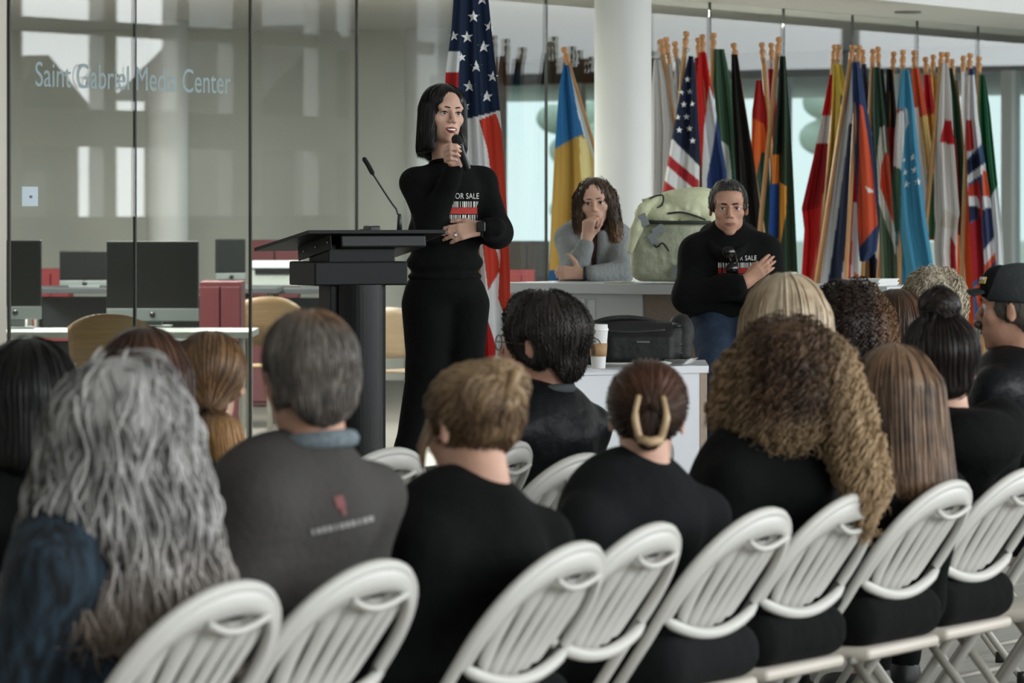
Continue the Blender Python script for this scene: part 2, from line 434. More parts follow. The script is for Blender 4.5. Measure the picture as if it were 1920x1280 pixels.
# ------------------------------------------------------------------ smooth solid modelling (one continuous surface per body, garment or hair mass)
def axis(lo, hi, h, fine):
    """grid lines from lo to hi, step h, finer inside the intervals in fine [(a, b, step)]"""
    out = [lo]; x = lo
    while x < hi:
        st = h
        for a, b, q in fine:
            if a-1e-9 <= x < b: st = min(st, q)
            elif a > x: st = min(st, max(q, a-x))
        x += st; out.append(x)
    return np.array(out, dtype=np.float32)
class Solid:
    def __init__(self, prims, h=.009, fine=(), k=.02, pad=.03):
        self.prims = [p for p in prims]; self.k = k
        lo = np.min([p['lo'] for p in self.prims if not p.get('sub')], 0)-pad; hi = np.max([p['hi'] for p in self.prims if not p.get('sub')], 0)+pad
        self.ax = [axis(lo[i], hi[i], h, [(f[0][i], f[1][i], f[2]) for f in fine]) for i in range(3)]
        self.f = np.full([len(a) for a in self.ax], .2, dtype=np.float32)
        for p in self.prims: self.apply(p)
    def apply(self, p):
        k = p.get('k', self.k); m = k*1.2+.012
        sl = []
        for i in range(3):
            a = np.searchsorted(self.ax[i], p['lo'][i]-m); b = np.searchsorted(self.ax[i], p['hi'][i]+m)
            if b-a < 1: return
            sl.append(slice(a, b))
        X, Y, Z = np.meshgrid(self.ax[0][sl[0]], self.ax[1][sl[1]], self.ax[2][sl[2]], indexing='ij', sparse=True)
        d = p['fn'](X, Y, Z).astype(np.float32); a = self.f[tuple(sl)]
        if p.get('sub'):
            d = -d; hh = np.clip(.5-.5*(d-a)/k, 0, 1); r = d*(1-hh)+a*hh+k*hh*(1-hh)
        else:
            hh = np.clip(.5+.5*(d-a)/k, 0, 1); r = d*(1-hh)+a*hh-k*hh*(1-hh)
        self.f[tuple(sl)] = r
    def nets(self):
        f = self.f; X, Y, Z = self.ax; s = f < 0
        c = np.zeros([n-1 for n in f.shape], dtype=np.uint8)
        for i in (0, 1):
            for j in (0, 1):
                for k in (0, 1): c += s[i:f.shape[0]-1+i, j:f.shape[1]-1+j, k:f.shape[2]-1+k]
        mask = (c > 0) & (c < 8); ci = np.argwhere(mask); idx = np.full(mask.shape, -1, dtype=np.int64); idx[mask] = np.arange(len(ci))
        pos = np.zeros((len(ci), 3)); cnt = np.zeros(len(ci))
        cs = [(i, j, k) for i in (0, 1) for j in (0, 1) for k in (0, 1)]
        for a in cs:
            for ax in range(3):
                if a[ax]: continue
                b = list(a); b[ax] = 1
                ia = ci+np.array(a); ib = ci+np.array(b)
                fa = f[ia[:, 0], ia[:, 1], ia[:, 2]]; fb = f[ib[:, 0], ib[:, 1], ib[:, 2]]
                cr = (fa < 0) != (fb < 0); t = np.where(cr, fa/np.where(cr, fa-fb, 1), 0)
                pa = np.stack([X[ia[:, 0]], Y[ia[:, 1]], Z[ia[:, 2]]], 1); pb = np.stack([X[ib[:, 0]], Y[ib[:, 1]], Z[ib[:, 2]]], 1)
                pos += np.where(cr[:, None], pa+(pb-pa)*t[:, None], 0); cnt += cr
        V = pos/np.maximum(cnt, 1)[:, None]
        Q = []
        for ax in range(3):
            sl0 = [slice(None)]*3; sl1 = [slice(None)]*3; sl0[ax] = slice(0, -1); sl1[ax] = slice(1, None)
            o1, o2 = [(1, 2), (2, 0), (0, 1)][ax]
            for s_ in (sl0, sl1): s_[o1] = slice(1, -1); s_[o2] = slice(1, -1)
            A = s[tuple(sl0)]; B = s[tuple(sl1)]; e = np.argwhere(A != B)
            fl = A[e[:, 0], e[:, 1], e[:, 2]]
            e = e.copy(); e[:, o1] += 1; e[:, o2] += 1
            def cell(d1, d2):
                q = e.copy(); q[:, o1] += d1; q[:, o2] += d2; return idx[q[:, 0], q[:, 1], q[:, 2]]
            q = np.stack([cell(-1, -1), cell(0, -1), cell(0, 0), cell(-1, 0)], 1)
            q[~fl] = q[~fl][:, ::-1]
            Q.append(q)
        return V, np.concatenate(Q)
    def build(self, name, m, parent=None, relax=1):
        V, Q = self.nets()
        for _ in range(relax):
            S = np.zeros_like(V); n = np.zeros(len(V))
            for a in range(4):
                np.add.at(S, Q[:, a], V[Q[:, (a+1) % 4]]); np.add.at(S, Q[:, (a+1) % 4], V[Q[:, a]]); np.add.at(n, Q[:, a], 1); np.add.at(n, Q[:, (a+1) % 4], 1)
            V = V*.5+.5*S/np.maximum(n, 1)[:, None]
        self.V, self.Q = V, Q
        return npmesh(name, V, Q, m, parent)
def npmesh(name, V, Q, m, parent=None, attrs=None):
    me = bpy.data.meshes.new(name); nq, w = Q.shape
    me.vertices.add(len(V)); me.vertices.foreach_set('co', np.asarray(V, dtype=np.float32).ravel())
    me.loops.add(nq*w); me.loops.foreach_set('vertex_index', Q.astype(np.int32).ravel())
    me.polygons.add(nq); me.polygons.foreach_set('loop_start', np.arange(0, nq*w, w, dtype=np.int32))
    me.polygons.foreach_set('use_smooth', np.ones(nq, dtype=bool))
    me.update(calc_edges=True)
    for k, a in (attrs or {}).items():
        at = me.attributes.new(k, 'FLOAT', 'POINT'); at.data.foreach_set('value', np.asarray(a, dtype=np.float32))
    return link(name, me, m, parent)
def rc(a, ra, b, rb, **kw):
    a = np.array(a, dtype=np.float32); b = np.array(b, dtype=np.float32); d = b-a; L = float(d@d)+1e-9
    def fn(X, Y, Z):
        t = np.clip(((X-a[0])*d[0]+(Y-a[1])*d[1]+(Z-a[2])*d[2])/L, 0, 1)
        return np.sqrt((X-a[0]-t*d[0])**2+(Y-a[1]-t*d[1])**2+(Z-a[2]-t*d[2])**2)-(ra+t*(rb-ra))
    r = max(ra, rb)
    return dict(fn=fn, lo=np.minimum(a, b)-r, hi=np.maximum(a, b)+r, **kw)
def el(c, r, R=None, **kw):
    c = np.array(c, dtype=np.float32); r = np.array(r, dtype=np.float32)
    Rm = np.eye(3, dtype=np.float32) if R is None else np.array(R, dtype=np.float32)
    def fn(X, Y, Z):
        x, y, z = X-c[0], Y-c[1], Z-c[2]
        l = [Rm[0, i]*x+Rm[1, i]*y+Rm[2, i]*z for i in range(3)]
        k0 = np.sqrt(sum((l[i]/r[i])**2 for i in range(3))); k1 = np.sqrt(sum((l[i]/r[i]**2)**2 for i in range(3)))+1e-6
        return k0*(k0-1)/k1
    ext = np.sqrt((Rm**2)@(r**2))
    return dict(fn=fn, lo=c-ext, hi=c+ext, **kw)
def rb(c, hs, rd, R=None, **kw):
    c = np.array(c, dtype=np.float32); hs = np.array(hs, dtype=np.float32)-rd
    Rm = np.eye(3, dtype=np.float32) if R is None else np.array(R, dtype=np.float32)
    def fn(X, Y, Z):
        x, y, z = X-c[0], Y-c[1], Z-c[2]
        q = [np.abs(Rm[0, i]*x+Rm[1, i]*y+Rm[2, i]*z)-hs[i] for i in range(3)]
        return np.sqrt(sum(np.maximum(a, 0)**2 for a in q))+np.minimum(np.maximum(np.maximum(q[0], q[1]), q[2]), 0)-rd
    ext = np.abs(Rm)@(hs+rd)
    return dict(fn=fn, lo=c-ext, hi=c+ext, **kw)
def chain(pts, rs, **kw):
    return [rc(pts[i], rs[i], pts[i+1], rs[i+1], **kw) for i in range(len(pts)-1)]
def rotm(yaw=0, pitch=0, roll=0):
    """head frame: +Y is forward, +Z up. yaw turns to the left seen from above, pitch>0 looks up, roll>0 tips towards its right"""
    return Matrix.Rotation(math.radians(yaw), 3, 'Z') @ Matrix.Rotation(math.radians(pitch), 3, 'X') @ Matrix.Rotation(math.radians(roll), 3, 'Y')
class Frame:
    """places shapes modelled around the origin at c, turned by R and scaled by k"""
    def __init__(self, c, R, k=1.0): self.c, self.R, self.k = Vector(c), R, k
    def p(self, *a): return self.c+self.R @ (Vector(a)*self.k)
    def el(self, c, r, tilt=None, **kw):
        R = self.R if tilt is None else self.R @ tilt
        return el(self.p(*c), [x*self.k for x in r], R, **kw)
    def rc(self, a, ra, b, rb_, **kw): return rc(self.p(*a), ra*self.k, self.p(*b), rb_*self.k, **kw)
    def rb(self, c, hs, rd, **kw): return rb(self.p(*c), [x*self.k for x in hs], rd*self.k, self.R, **kw)

def head_prims(h, male=False, ears=True):
    P = [h.el((0, -.012, .034), (.074, .094, .080)), h.el((0, .030, .048), (.060, .062, .056)),
         h.el((0, .026, -.036), (.057, .060, .080)), h.el((0, .016, -.060), (.056 if male else .050, .056, .046)),
         h.el((0, .064, -.099), (.022, .017, .017) if male else (.018, .015, .015)),
         h.el((.040, .056, -.018), (.024, .020, .024)), h.el((-.040, .056, -.018), (.024, .020, .024)),
         h.el((.027, .077, .027), (.026, .011, .010), k=.018), h.el((-.027, .077, .027), (.026, .011, .010), k=.018),
         h.el((0, .074, -.060), (.027, .015, .026)),
         h.el((.031, .097, .006), (.017, .018, .013), sub=True, k=.010), h.el((-.031, .097, .006), (.017, .018, .013), sub=True, k=.010),
         h.rc((0, .082, .020), .0075, (0, .106, -.026), .0105, k=.008),
         h.el((.0115, .095, -.031), (.0085, .010, .007), k=.006), h.el((-.0115, .095, -.031), (.0085, .010, .007), k=.006),
         h.el((.031, .0765, .0135), (.0150, .0090, .0050), k=.004), h.el((-.031, .0765, .0135), (.0150, .0090, .0050), k=.004),
         h.el((.031, .0765, -.0035), (.0140, .0080, .0035), k=.004), h.el((-.031, .0765, -.0035), (.0140, .0080, .0035), k=.004)]
    if ears:
        for sx in (1, -1):
            t = Matrix.Rotation(math.radians(-25*sx), 3, 'Z') @ Matrix.Rotation(math.radians(-12), 3, 'X')
            P += [h.el((sx*.079, -.012, -.004), (.0075, .018, .031), t, k=.006), h.el((sx*.086, -.006, -.002), (.006, .009, .017), t, sub=True, k=.004)]
    return P
M_lid = mat('lash_dark', (18, 14, 12), .6)
M_brow = mat('brow_dark', (40, 30, 24), .8, var=.2, vscale=80)
def eye_mat(name, iris):
    m = bpy.data.materials.new(name); m.use_nodes = True; nt = m.node_tree; p = nt.nodes['Principled BSDF']
    p.inputs['Roughness'].default_value = .12
    tc = nt.nodes.new('ShaderNodeTexCoord'); sp = nt.nodes.new('ShaderNodeVectorMath'); sp.operation = 'NORMALIZE'
    nt.links.new(tc.outputs['Object'], sp.inputs[0]); dt = nt.nodes.new('ShaderNodeVectorMath'); dt.operation = 'DOT_PRODUCT'; dt.inputs[1].default_value = (0, 1, 0)
    nt.links.new(sp.outputs['Vector'], dt.inputs[0])
    r = nt.nodes.new('ShaderNodeValToRGB'); r.color_ramp.interpolation = 'CONSTANT'
    e = r.color_ramp.elements; e[0].position = 0; e[0].color = srgb(214, 208, 202)
    e[1].position = .85; e[1].color = srgb(*iris); q = e.new(.965); q.color = (.004, .004, .004, 1)
    nt.links.new(dt.outputs['Value'], r.inputs['Fac']); nt.links.new(r.outputs['Color'], p.inputs['Base Color'])
    return m
M_eye_brown = eye_mat('eye_brown', (52, 34, 22)); M_eye_grey = eye_mat('eye_grey', (70, 74, 72))
def eyes(h, parent, m, gaze=(0, 0), lash=True, brow=M_brow, browz=.034, brow_r=.0032, browlift=.004, slope=-.004):
    for sx in (1, -1):
        bm = bmesh.new(); bmesh.ops.create_uvsphere(bm, u_segments=20, v_segments=14, radius=.0138*h.k)
        o = bobj('eye', bm, m, parent, True); o.location = h.p(sx*.031, .0705, .005)
        R = h.R @ Matrix.Rotation(math.radians(gaze[0]), 3, 'Z') @ Matrix.Rotation(math.radians(gaze[1]), 3, 'X')
        o.rotation_euler = R.to_euler()
        if lash:
            pts = [h.p(sx*.031+a*.0165, 0.0862-.012*a*a, .0120-.0085*a*a+.001*a*sx) for a in np.linspace(-1, 1, 9)]
            tube('eyelashes', pts, [.0006*h.k]+[.0017*h.k]*7+[.0008*h.k], M_lid, parent, 5)
        pts = [h.p(sx*(.012+.036*t), 0.0945-.019*t*t, browz+browlift*math.sin(t*2.4)+slope*t) for t in np.linspace(0, 1, 8)]
        tube('eyebrow', pts, [brow_r*h.k]+[brow_r*1.1*h.k]*4+[brow_r*.8*h.k, brow_r*.6*h.k, .0006], brow, parent, 6)
def lips_closed(h, parent, m, w=.024, z=-.064):
    up = [h.p(a*w, .0925-.012*a*a, z+.0035-.0015*math.cos(a*6)-.002*a*a) for a in np.linspace(-1, 1, 11)]
    lo = [h.p(a*w*.92, .0925-.012*a*a, z-.0045+.004*a*a) for a in np.linspace(-1, 1, 11)]
    R = [.0008]+[.003*h.k]*2+[.0042*h.k]*5+[.003*h.k]*2+[.0008]
    tube('upper_lip', up, [x*.8 for x in R], m, parent, 6); tube('lower_lip', lo, R, m, parent, 6)

# hand: wrist, direction of the fingers, palm side, thumb side
def hand_prims(w, d, n, side, k=1.0, curl=(25, 35, 25), spread=4, thumb=((.3, .75, .3), (.75, .35, .35), (.85, .1, .3)), curls=None):
    w = Vector(w); d = Vector(d).normalized(); n = Vector(n); n = (n-d*n.dot(d)).normalized(); l = d.cross(n).normalized()
    if l.dot(Vector(side)) < 0: l = -l
    P = []; L = [.040, .044, .041, .032]; off = [.027, .009, -.009, -.026]; kn = [.086, .090, .086, .079]
    P.append(rc(w-d*.02*k, .024*k, w+d*.02*k, .023*k, k=.012))
    for i in range(4):
        base = w+d*.012*k+l*off[i]*.55*k; kp = w+d*kn[i]*k+l*off[i]*k
        P.append(rc(base, .0145*k, kp, .0108*k, k=.012))
        cu = curls[i] if curls else curl
        ax = d.cross(n).normalized(); q = kp; dd = (d+l*math.sin(math.radians(spread*(1.5-i)))).normalized(); a = 0
        nn = n
        for j, (ln, r0, r1) in enumerate(((1.0, .0100, .0090), (.64, .0090, .0080), (.52, .0080, .0066))):
            a += cu[j]; dv = (dd*math.cos(math.radians(a))+nn*math.sin(math.radians(a))).normalized()
            e = q+dv*L[i]*ln*k; P.append(rc(q, r0*k, e, r1*k, k=.004)); q = e
    q = w+d*.018*k+l*.020*k+n*.006*k; ln = (.044, .034, .028)
    for j, (a, b, c) in enumerate(thumb):
        e = q+(d*a+l*b+n*c).normalized()*ln[j]*k; P.append(rc(q, (.0155, .0112, .0098)[j]*k, e, (.0118, .0100, .0075)[j]*k, k=.006 if j else .014)); q = e
    return P

# hair: a solid mass wrapped in individual strands
def strands_mesh(paths, rad, attrs_tip, taper=.35):
    N, M, _ = paths.shape; t = np.empty_like(paths); t[:, 1:-1] = paths[:, 2:]-paths[:, :-2]; t[:, 0] = paths[:, 1]-paths[:, 0]; t[:, -1] = paths[:, -1]-paths[:, -2]
    t /= np.linalg.norm(t, axis=2, keepdims=True)+1e-9
    ref = np.array([.3, .9, .31]); a = np.cross(t, ref); a /= np.linalg.norm(a, axis=2, keepdims=True)+1e-9; b = np.cross(t, a)
    f = np.linspace(0, 1, M); r = rad*np.minimum(1, np.minimum(f*6+.3, (1-f)/taper+.12)); r = r[None, :, None]*np.ones((N, 1, 1))
    ring = [paths+r*(a*math.cos(q)+b*math.sin(q)) for q in (0, 2.094, 4.189)]
    V = np.stack(ring, 2).reshape(-1, 3)
    base = (np.arange(N)[:, None]*M+np.arange(M-1)[None, :])*3
    Q = []
    for k in range(3):
        k2 = (k+1) % 3; Q.append(np.stack([base+k, base+k2, base+3+k2, base+3+k], -1).reshape(-1, 4))
    tip = np.repeat(attrs_tip.reshape(-1), 3)
    return V, np.concatenate(Q), tip
def make_hair(name, prims, m, parent, flow, n=1100, L=.16, rad=.0014, M=9, h=.008, k=.02, curl=0, freq=3, frizz=.003, free=1, seed=1, tipfn=None, keep=None, fine=(), shell_relax=1, wave=0):
    n = int(n*.66); rad = rad*1.22
    S = Solid(prims, h*1.12, fine, k); V, Q = S.nets()
    bvh = BVHTree.FromPolygons(V.tolist(), Q.tolist())
    rg = np.random.RandomState(seed); area_c = V[Q].mean(1)
    e1 = V[Q[:, 2]]-V[Q[:, 0]]; e2 = V[Q[:, 3]]-V[Q[:, 1]]; ar = np.linalg.norm(np.cross(e1, e2), axis=1)
    pick = rg.choice(len(Q), n, p=ar/ar.sum()); P0 = area_c[pick]; paths = []
    for p0 in P0:
        p = Vector(p0); loc, nn, _, _ = bvh.find_nearest(p)
        if keep and not keep(loc): continue
        off = rg.uniform(.0, frizz); Ls = L*rg.uniform(.6, 1.15); ds = Ls/(M-1); pts = []; p = loc+nn*off; vel = None
        for i in range(M):
            pts.append(p[:])
            d = Vector(flow(p)); tg = d-nn*d.dot(nn)
            if tg.length < 1e-5: tg = d
            tg.normalize()
            if vel is not None: tg = (vel*.4+tg*.6).normalized()
            vel = tg; q = p+tg*ds
            if i < M-1-free:
                loc, nn, _, _ = bvh.find_nearest(q); p = loc+nn*off
            else: p = q
        paths.append(pts)
    P = np.array(paths)
    if curl or wave:
        M2 = int(M*2.4) if curl else int(M*1.6)
        f0 = np.linspace(0, 1, M); f1 = np.linspace(0, 1, M2)
        P = np.stack([np.stack([np.interp(f1, f0, P[i, :, c]) for c in range(3)], 1) for i in range(len(P))])
        t = P[:, -1]-P[:, 0]; t /= np.linalg.norm(t, axis=1, keepdims=True)+1e-9
        a = np.cross(t, [.2, .95, .2]); a /= np.linalg.norm(a, axis=1, keepdims=True)+1e-9; b = np.cross(t, a)
        ph = rg.uniform(0, 6.28, (len(P), 1)); fr = freq*rg.uniform(.8, 1.25, (len(P), 1)); am = (curl or wave)*rg.uniform(.5, 1.2, (len(P), 1))
        th = ph+2*np.pi*fr*f1[None]
        P = P+(am*np.cos(th))[..., None]*a[:, None]
        if curl: P = P+(am*np.sin(th))[..., None]*b[:, None]
    tips = np.array([[tipfn(q) for q in s_] for s_ in P]) if tipfn else np.zeros(P.shape[:2])
    SV, SQ, tip = strands_mesh(P, rad, tips)
    t0 = np.array([tipfn(q) for q in V]) if tipfn else np.zeros(len(V))
    allV = np.concatenate([V, SV]); allQ = np.concatenate([Q, SQ+len(V)])
    return npmesh(name, allV, allQ, m, parent, {'tip': np.concatenate([t0, tip])})
def scalp(h, top=1.0, low=-.03, back=1.0, thick=.010, front=.055):
    """cap of hair over the skull, open at the face"""
    t = thick
    P = [h.el((0, -.016, .036), (.074+t, .094+t, .080+t)), h.el((0, .020, .058), (.062+t, .066+t*.6, .054+t))]
    return P
SKIN = {}
def skin(name, col): 
    if name not in SKIN: 
        m = mat('skin_'+name, col, .5, var=.10, vscale=22, bump=.06, bscale=220, spec=.4)
        p = m.node_tree.nodes['Principled BSDF']
        p.inputs['Subsurface Weight'].default_value = .12; p.inputs['Subsurface Radius'].default_value = (.012, .005, .003)
        SKIN[name] = m
    return SKIN[name]
def cloth(name, col, bump=.35, bscale=26, var=.12, vscale=9, rough=.92, sheen=0):
    return mat('cloth_'+name, col, rough, var=var, vscale=vscale, bump=bump, bscale=bscale, spec=.15, sheen=sheen)
def wrap(me, M4, bvh, direction, lift=.0015):
    """lay a flat mesh onto a surface: each point slides along direction until it meets the surface"""
    d = Vector(direction).normalized()
    for q in me.vertices:
        p = M4 @ q.co
        r = bvh.ray_cast(p-d*.4, d)
        q.co = (r[0]-d*lift) if r[0] is not None else p
    me.update()
def subdivide(me, n):
    bm = bmesh.new(); bm.from_mesh(me); bmesh.ops.triangulate(bm, faces=bm.faces)
    for _ in range(n):
        bmesh.ops.subdivide_edges(bm, edges=[e for e in bm.edges if e.calc_length() > .006], cuts=1)
        bmesh.ops.triangulate(bm, faces=bm.faces)
    bm.to_mesh(me); bm.free()
# ------------------------------------------------------------------ people on the speakers' side
M_black = cloth('black_sweat', (13, 14, 14), bump=.5, bscale=14)
M_blackpants = cloth('black_pants', (10, 11, 11), bump=.3, bscale=20)
M_print_white = mat('print_white', (212, 212, 206), .8, var=.05, vscale=60)
M_print_red = mat('print_red', (170, 52, 44), .8, var=.12, vscale=60)
class Pose:
    """joints given where the picture shows them: column, row and how far behind (+) or before (-) the person's own depth"""
    def __init__(self, x0, s): self.x0, self.s = x0, s; self.loc = Vector(((x0-960)/s, F/s, 0))
    def __call__(self, x, y, dy=0.0):
        D = F/self.s+dy; k = F/D
        return Vector(((x-960)/k-self.loc.x, dy, H-(y-YH)/k))
def curtain(h, a0, a1, n, rx, ry, zt, zb, r0, r1, cy=-.012, flare=1.0, flare_y=None, **kw):
    P = []
    for i in range(n):
        a = math.radians(a0+(a1-a0)*i/(n-1)); x, y = math.sin(a), -math.cos(a)
        zz = zb(i/(n-1)) if callable(zb) else zb
        P.append(h.rc((x*rx, cy+y*ry, zt), r0, (x*rx*flare, cy+y*ry*(flare_y or flare), zz), r1, **kw))
    return P
def printed(parent, bvh, P, xc, yc, half, k=1.0, dy=-.2, word='NOT FOR SALE', size=.032):
    """chest print: a line of lettering, a barcode in two rows and a red bar between them"""
    s = P.s
    def lay(name, me, m, x, y, mx=1, shift=0):
        subdivide(me, 1)
        T = Matrix.Translation(P(x, y, 0)) @ Matrix.Rotation(math.pi/2, 4, 'X') @ Matrix.Diagonal((mx, 1, 1, 1))
        wrap(me, T, bvh, (0, 1, 0), .002+shift); return link(name, me, m, parent)
    me = text_mesh(word, size*k, 1.05); w = max(q.co.x for q in me.vertices)-min(q.co.x for q in me.vertices)
    lay('lettering', me, M_print_white, xc, yc-16*k, 2*half/s/w)
    rg = random.Random(5)
    for row, y in ((0, yc-1*k), (1, yc+24*k)):
        bm = bmesh.new(); x = -half/s
        while x < half/s-.004:
            wd = rg.choice((.0025, .004, .006)); hh = 11*k/s
            vs = [bm.verts.new((x, -hh/2, 0)), bm.verts.new((x+wd, -hh/2, 0)), bm.verts.new((x+wd, hh/2, 0)), bm.verts.new((x, hh/2, 0))]; bm.faces.new(vs); x += wd+rg.choice((.0025, .0035, .006))
        me = bpy.data.meshes.new('barcode'); bm.to_mesh(me); bm.free(); o = lay('barcode', me, M_print_white, xc, y); o['kind'] = 'stuff'
    bm = bmesh.new(); hh = 12*k/s; vs = [bm.verts.new((a*half/s, b*hh/2, 0)) for a, b in ((-1, -1), (1, -1), (1, 1), (-1, 1))]; bm.faces.new(vs)
    me = bpy.data.meshes.new('red_bar'); bm.to_mesh(me); bm.free(); subdivide(me, 3); lay('red_bar', me, M_print_red, xc, yc+11*k, 1, .001)

def tori(parent, name, c, axis_, R, r, m, n=24, sq=1.0):
    a = Vector(axis_).normalized(); x = a.orthogonal().normalized(); y = a.cross(x)
    pts = [Vector(c)+(x*math.cos(t)+y*math.sin(t)*sq)*R for t in np.linspace(0, 2*math.pi, n+1)]
    return tube(name, pts, r, m, parent, 8)

# ---- the speaker
P = Pose(838, 506)
sp = thing('person', 'standing person with a black bob and black sweatshirt speaking into a handheld microphone', 'person', P.loc)
SK = skin('fair', (206, 166, 146))
hd = Frame(P(832, 217, 0), rotm(204, 3, -3), .905)
shL, shR = P(778, 343, -.06), P(904, 341, .07)
elL, wrL = P(808, 426, -.13), P(849, 318, -.17)
elR, wrR = P(932, 436, -.02), P(904, 428, -.175)
hipL, hipR = P(802, 572, -.02), P(870, 572, .03)
knL, anL = P(766, 842, -.06), P(750, 1062, .0)
knR, anR = P(862, 842, 0), P(858, 1066, .05)
hand1 = hand_prims(P(854, 303, -.165), (-.45, -.8, .35), (.85, -.42, .12), (.2, .2, 1), .86, curls=((52, 66, 42), (56, 70, 42), (60, 72, 42), (64, 74, 42)), spread=3, thumb=((.1, .9, .2), (.2, .95, .0), (.3, .9, -.2)))
hand2 = hand_prims(wrR+Vector((-.006, -.004, 0)), (-.97, -.10, -.16), (.02, .95, -.25), (0, -.15, 1), .88, curls=((14, 16, 10), (18, 18, 12), (20, 20, 12), (26, 22, 14)), spread=3, thumb=((.7, .5, .1), (.92, .25, .2), (.95, .05, .2)))
yaw = Matrix.Rotation(math.radians(22), 3, 'Z')
body = head_prims(hd)+[rc(hd.p(0, -.022, -.05), .043, P(836, 306, .01), .050), el(P(838, 380, .01), (.135, .085, .15), yaw), el(P(834, 470, .0), (.125, .09, .15), yaw),
    el(P(834, 545, .0), (.125, .09, .08), yaw), rc(shL, .042, shR, .042)]+chain([shL, elL, wrL], [.042, .036, .024])+chain([shR, elR, wrR], [.042, .036, .024])
body += hand1+hand2+chain([hipL, P(800, 690, -.03), knL, anL], [.070, .052, .036, .026])+chain([hipR, P(870, 690, .02), knR, anR], [.070, .052, .036, .026])
fine = [(np.array(hd.p(0, 0, 0))-.13, np.array(hd.p(0, 0, 0))+.13, .0038), (np.array(wrL)+[-.05, -.08, -.02], np.array(wrL)+[.09, .08, .14], .0042), (np.array(wrR)+[-.17, -.05, -.06], np.array(wrR)+[.03, .06, .06], .0042)]
Solid(body, .012, fine, .014).build('body', SK, sp)
# sweatshirt
torso = [el(P(838, 372, .01), (.150, .108, .135), yaw), el(P(834, 440, .0), (.142, .108, .13), yaw), el(P(834, 492, .0), (.147, .112, .06), yaw), rc(P(830, 326, .0), .050, shL, .050), rc(P(844, 326, .02), .050, shR, .050), rc(P(836, 325, .01), .056, P(838, 352, .01), .10)]
sl = chain([shL, elL, wrL+Vector((0, 0, -.012))], [.052, .052, .036], k=.035)+chain([shR, elR, wrR+Vector((.018, 0, .002))], [.052, .054, .036], k=.035)
cuffs = [rc(wrL+Vector((-.006, .002, -.045)), .036, wrL+Vector((0, 0, -.012)), .033, k=.006), rc(wrR+Vector((.05, .012, .004)), .038, wrR+Vector((.02, .002, .002)), .034, k=.006)]
hem = [el(P(834, 518, .0), (.144, .110, .026), yaw, k=.012)]
tb = Solid(torso, .009, (), .04); tv, tq = tb.nets(); tbvh = BVHTree.FromPolygons(tv.tolist(), tq.tolist())
sw = Solid(torso+sl+cuffs+hem, .0085, (), .022).build('sweatshirt', M_black, sp)
printed(sw, tbvh, P, 859, 384, 39, 1.0, word='NOT FOR SALE', size=.030)
tori(sw, 'collar', P(837, 309, .01), (0, .3, 1), .060, .008, M_black)
# trousers and shoes
Solid([el(P(834, 540, .0), (.148, .112, .085), yaw)]+chain([hipL, P(800, 690, -.03), knL, P(757, 900, -.03), anL], [.098, .074, .050, .050, .036])+chain([hipR, P(870, 690, .02), knR, P(862, 900, .04), anR], [.096, .072, .050, .050, .036]), .010, (), .025).build('trousers', M_blackpants, sp)
for an in (anL, anR):
    q = Vector((an.x, an.y, 0))
    Solid(chain([Vector((an.x, an.y, .16)), Vector((an.x, an.y, .105)), q+Vector((.03, -.10, .04)), q+Vector((.055, -.17, .022))], [.040, .040, .036, .022])+[rc(q+Vector((-.01, .03, .09)), .022, q+Vector((-.01, .035, .006)), .010, k=.01)], .007, (), .012).build('shoe', mat('black_leather', (14, 14, 15), .35), sp)
# face
eyes(hd, sp, M_eye_brown, (0, 2), True, mat('brow_black', (24, 18, 16), .8), .0255, .0024, browlift=.006)
M_lip = mat('lip_red', (128, 30, 34), .35, var=.08, vscale=60)
mz = -.062
def mo(a, z, y=.0): return hd.p(a*.026, 0.0945-.015*a*a+y, mz+z)
V = [mo(a, zz*(1-a*a)*1.0+.006*a*a-.002, -.004) for zz in (.006, -.010) for a in np.linspace(-1, 1, 9)]
mesh('mouth', V, [(i, i+1, 10+i, 9+i) for i in range(8)], mat('mouth_dark', (52, 20, 20), .6), sp)
V = [mo(a*.86, zz+.005*a*a-.001, -.0012) for zz in (.0042, -.0030) for a in np.linspace(-1, 1, 9)]
mesh('teeth', V, [(i, i+1, 10+i, 9+i) for i in range(8)], mat('teeth_white', (228, 222, 214), .25), sp, True)
k8 = hd.k
tube('upper_lip', [mo(a, .0068*(1-a*a)+.005*a*a-.001, .0005) for a in np.linspace(-1, 1, 13)], [.0008]+[.0022*k8]*3+[.0032*k8]*5+[.0022*k8]*3+[.0008], M_lip, sp, 6)
tube('lower_lip', [mo(a, -.0100*(1-a*a)+.005*a*a-.001, .0005) for a in np.linspace(-1, 1, 13)], [.0008]+[.0028*k8]*3+[.0044*k8]*5+[.0028*k8]*3+[.0008], M_lip, sp, 6)
# hair: straight bob parted in the middle
t = .014
hp = [hd.el((0, -.022, .042), (.074+t, .092+t, .080+t)), hd.el((.034, .018, .060), (.045, .060, .052), k=.01), hd.el((-.034, .018, .060), (.045, .060, .052), k=.01)]
hp += curtain(hd, -122, 122, 21, .070, .080, .03, lambda f: -.150+.03*abs(f-.5), .026, .018, cy=-.014, flare=1.2)
hp += [hd.el((0, .105, -.045), (.052, .06, .095), sub=True, k=.012), hd.el((0, .10, .03), (.046, .035, .05), sub=True, k=.012)]
crown = hd.p(0, .0, .13)
make_hair('hair', hp, hair_mat('hair_black', (6, 6, 6), (18, 16, 16), rough=.33), sp, lambda p: ((p.x-crown.x)*5, (p.y-crown.y)*5, -1), n=1500, L=.17, rad=.0011, frizz=.002, free=1, h=.0065, k=.012, seed=2)
